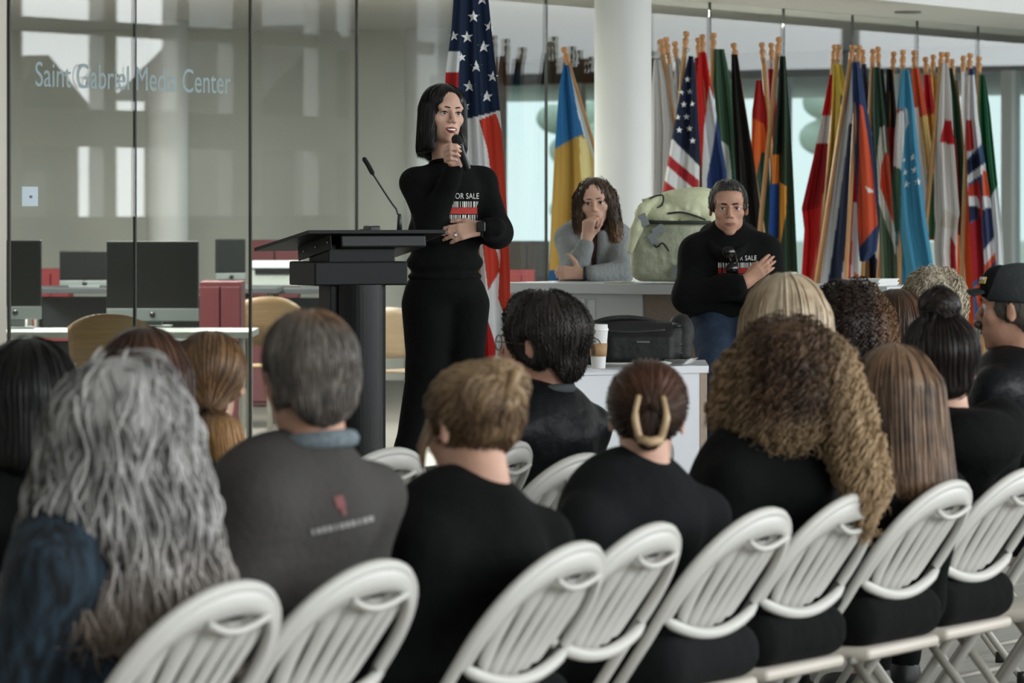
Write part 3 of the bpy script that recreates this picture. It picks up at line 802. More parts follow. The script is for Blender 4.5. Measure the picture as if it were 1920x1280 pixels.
# watch, ring, microphone
wd = Vector((-1, -.1, -.1))
ws = tori(sp, 'watch_strap', wrR+Vector((-.004, -.001, 0)), wd, .0275, .006, mat('watch_black', (16, 16, 17), .4), 20, .9)
box('watch_case', wrR+Vector((-.004, -.031, .006)), (.034, .012, .038), mat('watch_glass', (10, 11, 13), .12), ws, None, .004)
rg_ = tori(sp, 'ring', wrR+Vector((-.097, -.012, -.024)), (-1, 0, -.2), .0100, .0016, mat('silver', (205, 200, 192), .2, 1), 16)
box('ring_stone', wrR+Vector((-.097, -.025, -.024)), (.009, .007, .009), mat('stone_clear', (235, 235, 232), .08), rg_, None, .002)
mic = thing('handheld_microphone', 'black handheld microphone with a dark mesh ball held to the speaker', 'microphone', P.loc)
ma, mb = P(856, 262, -.225), P(872, 304, -.20); md = (mb-ma).normalized()
Mm = md.to_track_quat('Z', 'Y').to_matrix()
lathe('grille', [(.001, -.020), (.010, -.018), (.0165, -.011), (.019, 0), (.019, .012), (.017, .018)], mat('mic_grille', (34, 35, 36), .5, .6, bump=.6, bscale=500), mic, 20, ma, Mm)
lathe('handle', [(.0185, .018), (.0185, .024), (.0150, .04), (.0125, .115), (.0118, .120), (.001, .121)], mat('mic_body', (26, 26, 28), .35), mic, 20, ma, Mm)
lathe('switch_ring', [(.0192, .016), (.0198, .019), (.0192, .024)], mat('mic_ring', (70, 70, 72), .3, .7), mic, 20, ma, Mm)

# ---- the man with folded arms
P = Pose(1365, 442)
mn = thing('person', 'man in a black hoodie seated with folded arms in front of the flags', 'person', P.loc)
SKM = skin('tan', (186, 142, 120))
hd = Frame(P(1366, 391, 0), rotm(181, -2, 1), .975)
shL, shR = P(1308, 474, .02), P(1432, 474, .02)
elL, wrL = P(1292, 556, -.10), P(1398, 528, -.24)
elR, wrR = P(1450, 560, -.10), P(1337, 536, -.19)
hipL, hipR = P(1338, 612, -.02), P(1402, 612, -.02)
knL, anL = P(1343, 684, -.30), P(1343, 842, -.22)
knR, anR = P(1425, 684, -.30), P(1420, 842, -.22)
hand1 = hand_prims(wrL+Vector((.006, 0, 0)), (.72, -.08, .62), (.1, 1, -.1), (-.6, 0, .76), .86, curls=((10, 14, 10),)*4, spread=3, thumb=((.8, .45, .5), (.8, .2, .6), (.7, .0, .7)))
hand2 = hand_prims(wrR+Vector((-.004, .006, 0)), (-.45, .88, .1), (.3, .3, -.9), (.8, .4, 0), .9, curl=(15, 20, 15))
body = head_prims(hd, True)+[rc(hd.p(0, -.02, -.05), .056, P(1366, 448, .02), .062), el(P(1368, 500, .02), (.17, .10, .16)), el(P(1368, 580, .02), (.16, .11, .12)), rc(shL, .05, shR, .05)]
body += chain([shL, elL, wrL], [.05, .042, .030])+chain([shR, elR, wrR], [.05, .042, .030])+hand1+hand2+chain([hipL, knL, anL], [.08, .055, .035])+chain([hipR, knR, anR], [.08, .055, .035])
fine = [(np.array(hd.p(0, 0, 0))-.135, np.array(hd.p(0, 0, 0))+.135, .0042), (np.array(wrL)+[-.02, -.08, -.04], np.array(wrL)+[.2, .06, .14], .005)]
Solid(body, .013, fine, .015).build('body', SKM, mn)
torso = [el(P(1368, 500, .02), (.205, .135, .150)), el(P(1368, 570, .02), (.195, .14, .13)), rc(P(1356, 446, .02), .07, shL, .070), rc(P(1376, 446, .02), .07, shR, .070), rc(P(1366, 436, .03), .078, P(1366, 476, .02), .13)]
sl = chain([shL, elL, wrL+Vector((-.03, .0, -.01))], [.074, .066, .043], k=.045)+chain([shR, elR, wrR+Vector((.05, 0, 0))], [.074, .066, .046], k=.045)
hood = [el(P(1366, 436, .085), (.125, .065, .055)), rc(P(1330, 448, .02), .034, P(1358, 476, -.085), .022, k=.012), rc(P(1402, 448, .02), .034, P(1376, 476, -.085), .022, k=.012)]
tb = Solid(torso, .010, (), .05); tv, tq = tb.nets(); tbvh = BVHTree.FromPolygons(tv.tolist(), tq.tolist())
hoo = Solid(torso+sl+hood, .0095, (), .026).build('hoodie', M_black, mn)
for q_ in ([(1326, 446, .05), (1334, 462, -.05), (1352, 478, -.125), (1366, 486, -.145)], [(1406, 446, .05), (1398, 462, -.05), (1380, 478, -.125), (1366, 486, -.145)]):
    tube('hood_edge', spline([P(*a_) for a_ in q_], 5), [.030]*6+[.024]*6+[.018]*4, M_black, hoo, 10)
for x_ in (1352, 1381): tube('drawstring', spline([P(x_, 480, -.148), P(x_+2, 500, -.155), P(x_+1, 520, -.15)], 4), .003, M_black, hoo, 6)
printed(hoo, tbvh, P, 1380, 497, 36, .85, word='NOT FOR SALE', size=.034)
M_denim = cloth('denim', (44, 56, 74), bump=.3, bscale=40, var=.25, vscale=14)
Solid([el(P(1370, 612, .02), (.185, .135, .075))]+chain([hipL, knL, P(1343, 760, -.26), anL], [.10, .078, .062, .052])+chain([hipR, knR, P(1422, 760, -.26), anR], [.10, .078, .062, .052]), .011, (), .025).build('jeans', M_denim, mn)
for an in (anL, anR):
    Solid(chain([an+Vector((0, .01, -.01)), an+Vector((0, .0, -.05)), an+Vector((0, -.15, -.065))], [.045, .043, .036])+[rb(an+Vector((0, -.06, -.095)), (.045, .14, .012), .008, k=.008)], .008, (), .012).build('shoe', mat('black_trainer', (22, 22, 24), .5), mn)
eyes(hd, mn, M_eye_grey, (0, 0), False, M_brow, .0215, .0034, browlift=.002, slope=.002)
for sx in (1, -1): tube('eyelid', [hd.p(sx*.031+a*.0160, .0862-.012*a*a, .0100-.0065*a*a) for a in np.linspace(-1, 1, 7)], [.0006]+[.0013]*5+[.0006], mat('lid_shade', (96, 66, 54), .7), mn, 5)
lips_closed(hd, mn, mat('lip_pale', (150, 100, 88), .55), .026)
hp = [hd.el((0, -.018, .044), (.079, .096, .080)), hd.el((0, .032, .092), (.052, .050, .028), k=.02), hd.el((.066, -.012, .02), (.014, .036, .034), k=.012), hd.el((-.066, -.012, .02), (.014, .036, .034), k=.012)]
hp += [hd.el((0, .115, .002), (.080, .066, .070), sub=True, k=.012)]
make_hair('hair', hp, hair_mat('hair_saltpepper', (30, 28, 27), (92, 90, 86)), mn, lambda p: ((p.x-hd.c.x)*2, -.6+(p.y-hd.c.y)*2, .9), n=1500, L=.035, rad=.0011, M=5, frizz=.004, free=3, h=.0065, k=.012, seed=4)
sg = thing('sunglasses', 'dark sunglasses hanging folded from the neck of a black hoodie', 'sunglasses', P.loc)
for dz, x_ in ((0, 1366), (1, 1372)):
    lathe('lens', [(.001, 0), (.024, .001), (.027, .004), (.024, .006), (.001, .007)], mat('sun_lens', (12, 11, 12), .08), sg, 20, P(x_, 473+dz*31, -.185), Matrix.Rotation(math.pi/2, 3, 'X'))
tube('bridge', [P(1368, 482, -.187), P(1370, 491, -.188)], .004, mat('sun_frame', (60, 42, 32), .3), sg)
tube('temple', [P(1378, 472, -.185), P(1382, 490, -.187), P(1379, 508, -.185)], .003, mat('sun_frame', (60, 42, 32), .3), sg)
st = thing('bar_stool', 'tall stool with a footrest under the man in the black hoodie', 'stool', P.loc+Vector((.01, .04, 0)))
zs = P(1365, 650, 0).z-.06
lathe('seat', [(.001, zs-.04), (.165, zs-.04), (.18, zs-.02), (.18, zs), (.001, zs+.005)], mat('stool_seat', (60, 60, 62), .5), st, 28)
for sx in (1, -1):
    for sy in (1, -1): tube('leg', [Vector((sx*.11, sy*.11, zs-.03)), Vector((sx*.19, sy*.19, .0))], .013, M_tube, st)
zf = (P(1343, 842, -.22).z-.12); tori(st, 'footrest', (0, -.06, zf), (0, 0, 1), .22, .010, M_tube, 28)

# ---- the woman behind the counter
P = Pose(1108, 409)
wm = thing('person', 'woman in a grey cardigan leaning on the counter with her chin on her hand', 'person', P.loc)
hd = Frame(P(1116, 381, -.03), rotm(176, -3, 5), .92)
shL, shR = P(1066, 448, .02), P(1160, 446, .03)
elL, wrL = P(1078, 512, -.20), P(1100, 449, -.19)
elR, wrR = P(1164, 511, -.16), P(1092, 513, -.27)
hand1 = hand_prims(wrL+Vector((.0, -.0, .004)), (.12, -.1, 1), (.4, .9, 0), (.9, -.3, .3), .9, curls=((60, 80, 50), (64, 84, 50), (68, 84, 50), (72, 84, 50)), spread=2, thumb=((.7, .6, .2), (.9, .3, .2), (.9, .0, .3)))
hand2 = hand_prims(wrR+Vector((-.004, 0, 0)), (-.95, -.05, .06), (.1, 1, -.3), (.15, -.1, 1), .9, curl=(40, 50, 35), spread=3, thumb=((.35, .9, 0), (.6, .8, .1), (.8, .5, .2)))
body = head_prims(hd)+[rc(hd.p(0, -.02, -.05), .045, P(1112, 432, .02), .05), el(P(1112, 490, .05), (.14, .09, .17)), el(P(1110, 590, .10), (.15, .10, .13)), rc(shL, .045, shR, .045)]
body += chain([shL, elL, wrL], [.042, .036, .025])+chain([shR, elR, wrR], [.042, .036, .025])+hand1+hand2
hL, hR = P(1085, 600, .12), P(1135, 600, .12)
for q in (hL, hR): body += chain([q, Vector((q.x, q.y, .45)), Vector((q.x, q.y, .07)), Vector((q.x, q.y-.12, .03))], [.08, .055, .035, .03])
fine = [(np.array(hd.p(0, 0, 0))-.125, np.array(hd.p(0, 0, 0))+.125, .0045), (np.array(wrR)+[-.13, -.05, -.04], np.array(wrR)+[.02, .06, .07], .005)]
Solid(body, .013, fine, .014).build('body', SK, wm)
M_cardi = cloth('grey_knit', (140, 145, 146), bump=.4, bscale=60, var=.08)
shirt = [el(P(1113, 480, .02), (.125, .095, .16)), rc(P(1112, 438, .02), .06, P(1113, 460, .02), .09), el(P(1110, 570, .08), (.15, .10, .13))]
Solid(shirt, .011, (), .03).build('shirt', cloth('plum_shirt', (70, 42, 44)), wm)
car = [el(P(1082, 478, .03), (.085, .105, .17)), el(P(1146, 478, .03), (.085, .105, .17)), rc(shL, .062, shL+Vector((.06, .02, .03)), .06), rc(shR, .062, shR+Vector((-.06, .02, .03)), .06), el(P(1112, 470, .08), (.13, .07, .15)), rc(P(1094, 440, -.06), .025, P(1102, 520, -.08), .026, k=.01), rc(P(1130, 440, -.06), .025, P(1126, 520, -.08), .026, k=.01)]
car += chain([shL, elL, wrL+Vector((-.006, 0, -.03))], [.062, .058, .040], k=.025)+chain([shR, elR, wrR+Vector((.04, 0, 0))], [.062, .056, .038], k=.025)
Solid(car, .010, (), .022).build('cardigan', M_cardi, wm)
Solid([el(P(1110, 590, .10), (.16, .12, .10))]+[q_ for q in (hL, hR) for q_ in chain([q, Vector((q.x, q.y, .45)), Vector((q.x, q.y, .09))], [.095, .068, .05])], .013, (), .025).build('trousers', M_blackpants, wm)
for q in (hL, hR): Solid(chain([Vector((q.x, q.y, .09)), Vector((q.x, q.y, .055)), Vector((q.x, q.y-.15, .04))], [.05, .05, .038]), .010, (), .012).build('shoe', mat('black_trainer', (22, 22, 24), .5), wm)
eyes(hd, wm, M_eye_brown, (0, -2), True, M_brow, .0255, .0024)
lips_closed(hd, wm, mat('lip_rose', (158, 92, 86), .45), .022)
tori(wm, 'watch_strap', wrR+Vector((.010, 0, 0)), (1, 0, 0), .029, .007, mat('watch_black', (16, 16, 17), .4), 20, .9)
hp = [hd.el((0, -.020, .040), (.086, .104, .090)), hd.el((.03, .02, .06), (.045, .055, .048), k=.01), hd.el((-.03, .02, .06), (.045, .055, .048), k=.01)]
hp += curtain(hd, -118, 118, 17, .076, .082, .03, lambda f: -.20-.03*f, .028, .024, cy=-.012, flare=1.35)
hp += [hd.el((0, .105, -.045), (.054, .06, .10), sub=True, k=.012), hd.el((0, .10, .03), (.044, .035, .048), sub=True, k=.012)]
cz = hd.c.z
make_hair('hair', hp, hair_mat('hair_brunette', (36, 27, 22), (84, 64, 50), (150, 116, 84)), wm, lambda p: ((p.x-hd.c.x)*3, (p.y-hd.c.y)*3, -1), n=1100, L=.20, rad=.0016, M=9, frizz=.006, free=2, h=.008, k=.014, seed=6, wave=.008, freq=2, tipfn=lambda q: float(np.clip((cz-.08-q[2])/.16, 0, .8)))
# ------------------------------------------------------------------ lectern, table, counter and what stands on them
M_lect = mat('lectern_black', (13, 14, 15), .5, var=.06, vscale=20, bump=.05, bscale=300, spec=.22)
M_lect2 = mat('lectern_gloss', (12, 14, 15), .42, var=.04, spec=.3)
lx = Vector((.903, .430, 0)); ly = Vector((-.430, .903, 0))          # along its front edge, towards the speaker's side
lo = px(665, 380, 530); LO = Vector((lo.x, lo.y, 0))
lec = thing('lectern', 'black metal lectern with a sloping top on a curved column', 'lectern', LO, math.atan2(lx.y, lx.x))
# local x: across, local y: towards the reader; top slopes down towards the reader
zt = H-(431-YH)/530; tilt = math.atan2(.068, .443)
Rt = Matrix.Rotation(-tilt, 3, 'X')
x0, x1 = -.165, .345
top_poly = [(x0-.02, .0), (x1, .0), (x1+.03, .40), (x0-.05, .44)]
T4 = Matrix.Translation((0, -.02, zt)) @ Rt.to_4x4()
prism('reading_top', top_poly, -.012, 0, M_lect, lec, T4)
prism('top_edge', [(x1-.003, .0), (x1+.002, 0), (x1+.032, .40), (x1+.027, .40)], -.0125, .0006, mat('edge_grey', (88, 90, 90), .4), lec, T4)
for c, sz in (((.115, .18, -.035), (.33, .30, .045)),):
    box('tray', T4 @ Vector(c), sz, M_lect2, lec, Rt, .006)
box('side_bracket', T4 @ Vector((-.085, .19, -.035)), (.006, .30, .055), M_lect, lec, Rt, .002)
for k in range(3):
    lathe('bolt', [(.001, .003), (.004, .002), (.005, 0)], mat('bolt_silver', (190, 190, 188), .3, 1), lec, 10, T4 @ Vector((-.090, .06+.11*k, -.035)), Rt @ Matrix.Rotation(-math.pi/2, 3, 'Y'))
box('head_box', (.04, .15, zt-.155), (.36, .24, .085), M_lect, lec, None, .006)
box('neck_plate', (.05, .14, zt-.085), (.26, .18, .07), M_lect, lec, None, .006)
# curved column: arc front with two side flanges
hz = zt-.195
arc = [(.095*math.sin(a)+.045, .085-.095*math.cos(a)) for a in np.linspace(-1.15, 1.15, 17)]
prism('column_front', arc+[(.125, .12), (-.035, .12)], .03, hz, M_lect2, lec)
box('column_side', (-.052, .115, (hz+.03)/2), (.030, .11, hz-.03), M_lect, lec, None, .004)
box('column_flange', (.137, .075, (hz+.03)/2), (.012, .05, hz-.03), M_lect, lec, None, .003)
for k in range(7): box('vent_slot', (-.022, .017, hz-.12-.014*k), (.003, .006, .008), mat('slot_black', (5, 5, 5), .8), lec)
prism('base_plate', [(-.26, -.12), (.30, -.12), (.34, .0), (.30, .34), (-.26, .34)], 0, .03, M_lect, lec)
M_gray = mat('mic_dark', (28, 29, 30), .4)
def lp(x, y, dy=0.0):
    D = F/526+dy; k = F/D; return Vector(((x-960)/k, D, H-(y-YH)/k))
gm = thing('gooseneck_microphone', 'thin black gooseneck microphone rising from the lectern top', 'microphone', lp(749, 431))
o0 = lp(749, 431)
def rel(x, y, dy=0): return lp(x, y, dy)-o0
lathe('base', [(.010, -.012), (.0085, .03), (.0065, .055), (.004, .058)], M_gray, gm, 14, rel(749, 431))
tube('stem', spline([rel(746, 402), rel(743, 392), rel(736, 383), rel(720, 359), rel(699, 326)], 6), .0032, M_gray, gm, 8)
tube('capsule', [rel(700, 328), rel(698, 324), rel(690, 309), rel(683, 298), rel(681, 295)], [.004, .0085, .0085, .0085, .004], mat('foam_black', (18, 18, 19), .9, bump=.4, bscale=300), gm, 12)
dv = thing('wireless_receiver', 'small black wireless receiver box lying on the lectern top', 'electronics', lp(697, 428, .10))
box('case', (0, 0, .013), (.042, .06, .03), M_gray, dv, Matrix.Rotation(.5, 3, 'Z'), .005)
box('screen', (-.004, -.012, .0285), (.022, .022, .003), mat('lcd_grey', (170, 176, 176), .3), dv, Matrix.Rotation(.5, 3, 'Z'))
box('clip', (-.035, -.01, .008), (.008, .03, .016), M_gray, dv, Matrix.Rotation(.5, 3, 'Z'), .002)
dv.location.z = zt-.014

# white presentation table
zT = .80
M_tab = mat('table_white', (214, 217, 222), .35, var=.02, vscale=3)
M_edge = mat('table_edge_wood', (150, 130, 112), .5, var=.1, vscale=20)
tp = [(-.08, 16.74), (.785, 17.15), (.80, 17.80), (-.07, 17.72)]
tb_ = thing('presentation_table', 'white panel-fronted table beside the lectern carrying a cup and a black bag', 'table', (.35, 17.3, 0))
tl = [(a-.35, b-17.3) for a, b in tp]
prism('table_top', tl, zT-.028, zT, M_tab, tb_)
def inset(p, q, f): return (p[0]+(q[0]-p[0])*f, p[1]+(q[1]-p[1])*f)
fl, fr = Vector((*tl[0], 0)), Vector((*tl[1], 0)); dr = (fr-fl).normalized(); nr = Vector((-dr.y, dr.x, 0))
a, b = fl+dr*.01+nr*.012, fr-dr*.035+nr*.012
prism('front_panel', [tuple(a.xy), tuple(b.xy), tuple((b+nr*.018).xy), tuple((a+nr*.018).xy)], .06, zT-.028, M_tab, tb_)
a, b = fr-dr*.034+nr*.010, fr-dr*.002+nr*.010
prism('end_post', [tuple(a.xy), tuple(b.xy), tuple((b+nr*.05).xy), tuple((a+nr*.05).xy)], 0, zT-.028, M_edge, tb_)
for p in tl[2:]+[tl[0]]:
    c = Vector((*p, 0))*.93; tube('leg', [Vector((c.x, c.y, zT-.028)), Vector((c.x, c.y, 0))], .02, M_tube, tb_)

# coffee cup
cup = thing('coffee_cup', 'tall white paper coffee cup with a lid and brown sleeve on the white table', 'cup', px(1122, 380, 480)*Vector((1, 1, 0)) if False else (px(1122, 380, 478).x, px(1122, 380, 478).y, zT))
M_paper = mat('cup_paper', (228, 228, 226), .55, var=.01)
lathe('cup_body', [(.001, .001), (.0262, 0), (.0270, .004), (.0375, .150), (.0382, .152)], M_paper, cup, 32)
lathe('lid', [(.0395, .148), (.0400, .151), (.0400, .156), (.0372, .159), (.0362, .172), (.0345, .174), (.0330, .171), (.001, .171)], mat('cup_lid', (232, 232, 231), .35), cup, 32)
def rad(z): return .0270+(.0375-.0270)*z/.15
M_sleeve = mat('cup_sleeve', (176, 142, 104), .8, var=.08, vscale=50)
lathe('sleeve', [(rad(.048)+.0004, .048), (rad(.048)+.0016, .048), (rad(.1)+.0016, .100), (rad(.1)+.0004, .100)], M_sleeve, cup, 32)
M_ink = mat('cup_ink', (22, 36, 30), .7)
def cup_strip(name, pts, w, m=M_ink):
    V, Fc = [], []
    for i, (a, z) in enumerate(pts):
        p0 = Vector(pts[max(i-1, 0)]); p1 = Vector(pts[min(i+1, len(pts)-1)]); d = Vector(((p1.x-p0.x)*.035, p1.y-p0.y)).normalized(); nn = Vector((-d.y/.035, d.x))*w/2
        for sg_ in (1, -1):
            aa, zz = a+nn.x*sg_, z+nn.y*sg_; r = rad(zz)+.0024; V.append(Vector((r*math.sin(aa), -r*math.cos(aa), zz)))
        if i: Fc.append((2*i-2, 2*i-1, 2*i+1, 2*i))
    mesh(name, V, Fc, m, cup)
cup_strip('emblem_ring', [(-.42+.62*math.cos(t), .095+.024*math.sin(t)) for t in np.linspace(.1, 3.04, 16)], .003)
cup_strip('emblem_star', [(-.42+.16*math.cos(t)*(1 if i % 2 else .45), .108+.006*math.sin(t)*(1 if i % 2 else .45)) for i, t in enumerate(np.linspace(0, 2*math.pi, 11))], .0022)
for k_ in range(4): cup_strip('emblem_wave', [(-.95+.16*k_+.06*math.sin(f*5), .052+.044*f) for f in np.linspace(0, 1, 8)], .0026)

# black equipment bag on the table
M_bag = mat('bag_nylon', (15, 16, 16), .65, var=.15, vscale=14, bump=.35, bscale=24)
M_bag2 = mat('bag_webbing', (30, 31, 32), .7, bump=.3, bscale=200)
bo = px(1190, 380, 465); eb = thing('equipment_bag', 'black zipped nylon camera bag lying on the white table', 'bag', (bo.x, bo.y, zT+.004))
S_ = 465.0
def bl(x, y, dy=0): return Vector(((x-1190)/S_, dy, (680-y)/S_+.004))
Solid([rb((-.01, 0, .085), (.205, .12, .080), .045), rb((-.195, 0, .06), (.03, .10, .058), .028), rb((.02, -.11, .065), (.13, .03, .055), .02, k=.012), el((-.02, .0, .15), (.16, .09, .03))], .008, (), .03).build('bag_body', M_bag, eb)
tube('bag_handle', spline([bl(1110, 607, -.06), bl(1140, 598, -.07), bl(1180, 596, -.06), bl(1220, 602, -.06), bl(1232, 612, -.06)], 5), .010, M_bag2, eb)
tube('zip', spline([bl(1120, 618, -.132), bl(1180, 622, -.14), bl(1245, 618, -.132)], 4), .003, mat('zip_metal', (70, 72, 72), .4, .6), eb)
box('bag_label', bl(1204, 640, -.146), (.052, .003, .007), mat('label_grey', (96, 98, 98), .5), eb)
Solid([el((.185, -.02, .125), (.055, .07, .075)), rb((.19, 0, .07), (.035, .10, .065), .03)], .008, (), .02).build('side_pouch', M_bag, eb)
for k_ in range(5):
    tori_r = .016 if k_ % 2 else .020
    lathe('buckle', [(.006, 0), (tori_r, .002), (tori_r, .010), (.006, .012)], mat('buckle_black', (24, 25, 26), .25), eb, 16, bl(1266+k_*2, 612+k_*17, -.09), Matrix.Rotation(.4, 3, 'X'))
# papers, notes and folded glasses on the table
def sheet(name, label, x, y, s, w, d, ang, m, n=1, z=zT, grp='papers on the white table'):
    p = px(x, 380, s); o = thing(name, label, 'paper', (p.x, p.y, z+.0005), ang, grp)
    for k in range(n):
        V, Fc = [], []; nx, ny = 7, 5
        for i in range(nx):
            for j in range(ny):
                fx, fy = i/(nx-1)-.5, j/(ny-1)-.5; V.append(Vector((fx*w+k*.004, fy*d+k*.003, .001+k*.004+.010*max(0, fx-.2)*abs(fx)*4+.004*fy*fy)))
        for i in range(nx-1):
            for j in range(ny-1): q = i*ny+j; Fc.append((q, q+ny, q+ny+1, q+1))
        c = mesh('sheet', V, Fc, m, o, True); md = c.modifiers.new('thick', 'SOLIDIFY'); md.thickness = .0008
    return o
M_sheet = mat('paper_white', (226, 228, 226), .7, var=.02)
M_note = mat('paper_yellow', (206, 184, 128), .7, var=.04)
sheet('paper_stack', 'loose white papers spread beside the coffee cup', 1188, 690, 474, .26, .15, .15, M_sheet, 4)
sheet('paper_stack', 'curled white booklet lying at the end of the white table', 1265, 690, 468, .12, .10, -.3, M_sheet, 6)
sheet('sticky_note', 'small pale yellow note among the white papers', 1228, 690, 465, .07, .05, .3, M_note, 2)
gp = px(1072, 380, 470); gl = thing('glasses', 'thin dark eyeglasses lying folded on the white table', 'glasses', (gp.x, gp.y, zT))
for sx in (1, -1): tori(gl, 'lens_rim', (sx*.026, 0, .018), (0, 1, .2), .019, .0016, mat('rim_dark', (40, 36, 34), .4), 18, .8) if 'tori' in globals() else None
tube('temple', [Vector((-.045, .0, .018)), Vector((.03, .03, .004))], .0016, mat('rim_dark', (40, 36, 34), .4), gl)
tube('temple', [Vector((.045, .0, .018)), Vector((-.03, .04, .004))], .0016, mat('rim_dark', (40, 36, 34), .4), gl)

# reception counter, running out from the glass wall
zc = H-(531-YH)/425
A = Vector((.33, 18.96, 0))
def cp(t, d, z=0.0): return A+v*t+u*d+Vector((0, 0, z))
cnt = thing('reception_counter', 'long white reception counter with a perforated front panel behind the table', 'counter', A, math.atan2(v.y, v.x))
M_cnt = mat('counter_white', (196, 202, 204), .45, var=.02, vscale=3)
def cbox(name, t0, t1, d0, d1, z0, z1, m, bev=.003): return box(name, ((t0+t1)/2, (d0+d1)/2, (z0+z1)/2), (t1-t0, d1-d0, z1-z0), m, cnt, None, bev)
cbox('counter_top', -.42, 1.46, -.02, .46, zc-.045, zc, M_cnt)
cbox('front_panel', -.40, .26, .03, .05, 0, zc-.045, M_cnt)
cbox('front_panel', .98, 1.44, .03, .05, 0, zc-.045, mat('counter_pale', (214, 218, 222), .5))
cbox('end_panel', -.40, -.38, .05, .44, 0, zc-.045, M_cnt); cbox('end_panel', 1.42, 1.44, .05, .44, 0, zc-.045, M_cnt)
M_perf = bpy.data.materials.new('perforated_panel'); M_perf.use_nodes = True
_nt = M_perf.node_tree; _p = _nt.nodes['Principled BSDF']; _tc = _nt.nodes.new('ShaderNodeTexCoord'); _br = _nt.nodes.new('ShaderNodeTexBrick')
_br.inputs['Color1'].default_value = srgb(146, 132, 118); _br.inputs['Color2'].default_value = srgb(132, 118, 106); _br.inputs['Mortar'].default_value = srgb(66, 60, 54)
_br.inputs['Scale'].default_value = 60; _mp = _nt.nodes.new('ShaderNodeMapping'); _mp.inputs['Rotation'].default_value = (math.pi/2, 0, 0)
_nt.links.new(_tc.outputs['Object'], _mp.inputs['Vector']); _nt.links.new(_mp.outputs['Vector'], _br.inputs['Vector']); _nt.links.new(_br.outputs['Color'], _p.inputs['Base Color']); _p.inputs['Roughness'].default_value = .6
cbox('perforated_panel', .262, .978, .04, .052, 0, zc-.045, M_perf)
def plate(xp, yp, w, hh, m, name, lift=.0): 
    t = 0
    for _ in range(20):
        q = cp(t, .03); t += ((xp-960)/F*q.y-q.x)/(v.x-(xp-960)/F*v.y)
    q = cp(t, .03); box(name, (t, .026-lift, H-(yp-YH)*q.y/F), (w, .008, hh), m, cnt, None, .002)
plate(1091, 578, .034, .088, mat('outlet_plate', (206, 212, 216), .4), 'outlet_plate'); plate(1088, 580, .022, .032, mat('outlet_dark', (92, 100, 110), .4), 'outlet_socket', .004)
plate(1110, 580, .034, .088, mat('outlet_plate', (206, 212, 216), .4), 'switch_plate')
# small things on the counter
for nm, lab, cat, t, d, sz, col in (('notepad', 'closed tan notepad lying on the counter by the woman', 'notepad', .11, .10, (.09, .12, .008), (186, 170, 140)),
                                    ('paper_stack', 'stack of white leaflets on the counter before the flags', 'paper', 1.30, .16, (.16, .20, .030), (226, 230, 232)),
                                    ('white_box', 'small white carton standing on the counter near the red flag', 'box', .93, .14, (.035, .05, .055), (232, 234, 234))):
    p = cp(t, d, zc); o = thing(nm, lab, cat, p, math.atan2(v.y, v.x))
    if nm == 'paper_stack':
        for k in range(6): box('sheet', (.004*(k % 3), .003*(k % 2), .0025+.005*k), (sz[0], sz[1], .0045), M_sheet, o)
    elif nm == 'notepad':
        box('cover', (0, 0, .0015), (sz[0], sz[1], .003), mat('tan_card', col, .7), o); box('pages', (0, 0, .0055), (sz[0]-.004, sz[1]-.004, .005), M_sheet, o)
    else:
        box('carton', (0, 0, sz[2]/2), sz, mat('white_card', col, .6), o, None, .002); box('flap', (0, -.026, sz[2]-.012), (.030, .003, .02), mat('grey_card', (150, 156, 158), .6), o)
# pale green laundry-style bag of folded vests on the counter
M_lime = mat('lime_fabric', (206, 210, 176), .7, var=.10, vscale=12, bump=.5, bscale=16)
M_lime2 = mat('lime_mesh', (176, 182, 158), .75, var=.18, vscale=18, bump=.5, bscale=30)
M_trim = mat('dark_trim', (44, 50, 44), .7)
M_refl = mat('grey_reflective', (128, 138, 138), .4)
go = cp(.50, .20, zc); SG = F/go.y
gb = thing('vest_bag', 'bulging pale green bag of rumpled safety vests standing on the counter', 'bag', go)
def gl_(x, y, dy=0): return Vector((((x-960)*go.y/F-go.x), dy, H-(y-YH)*go.y/F-zc))
Solid([rb(gl_(1262, 478, 0), (.185, .13, .115), .05), el(gl_(1265, 430, 0), (.19, .14, .06))]+[rc(gl_(1195+i*19, 430+(i*37) % 40, -.122), .007, gl_(1205+i*18, 470+(i*53) % 45, -.124), .010, k=.014) for i in range(8)], .0075, (), .03).build('bag_body', M_lime2, gb)
lump = [el(gl_(1285, 385, 0), (.15, .13, .075)), el(gl_(1240, 402, -.04), (.12, .10, .06)), el(gl_(1312, 372, .02), (.09, .09, .05)), rc(gl_(1222, 385, -.04), .04, gl_(1330, 408, -.06), .05)]
_r = random.Random(9)
for i in range(26):
    x_, y_ = _r.uniform(1222, 1318), _r.uniform(372, 410); a_ = _r.uniform(-.9, .9); l_ = _r.uniform(8, 20)
    e_ = .115-.0030*max(0, 392-y_)
    lump.append(rc(gl_(x_-l_*math.cos(a_), y_-l_*math.sin(a_)*.6, -e_), .008, gl_(x_+l_*math.cos(a_), y_+l_*math.sin(a_)*.6, -e_-.006), .016, k=.007))
Solid(lump, .0065, (), .02).build('folded_vest', M_lime, gb)
tube('dark_band', spline([gl_(1196, 414, -.06), gl_(1225, 416, -.14), gl_(1290, 417, -.15), gl_(1330, 417, -.12)], 5), .008, M_trim, gb)
for ps in ([(1205, 395, -.1), (1218, 372, -.12), (1240, 366, -.12), (1238, 385, -.13), (1212, 398, -.12)], [(1250, 400, -.14), (1275, 398, -.15), (1300, 404, -.15), (1320, 412, -.14)], [(1300, 362, -.06), (1312, 375, -.09), (1326, 378, -.08), (1334, 362, -.04)], [(1215, 440, -.14), (1228, 462, -.15), (1240, 455, -.15), (1252, 470, -.15)]):
    tube('piping', spline([gl_(*q) for q in ps], 5), .0045, M_trim, gb, 6)
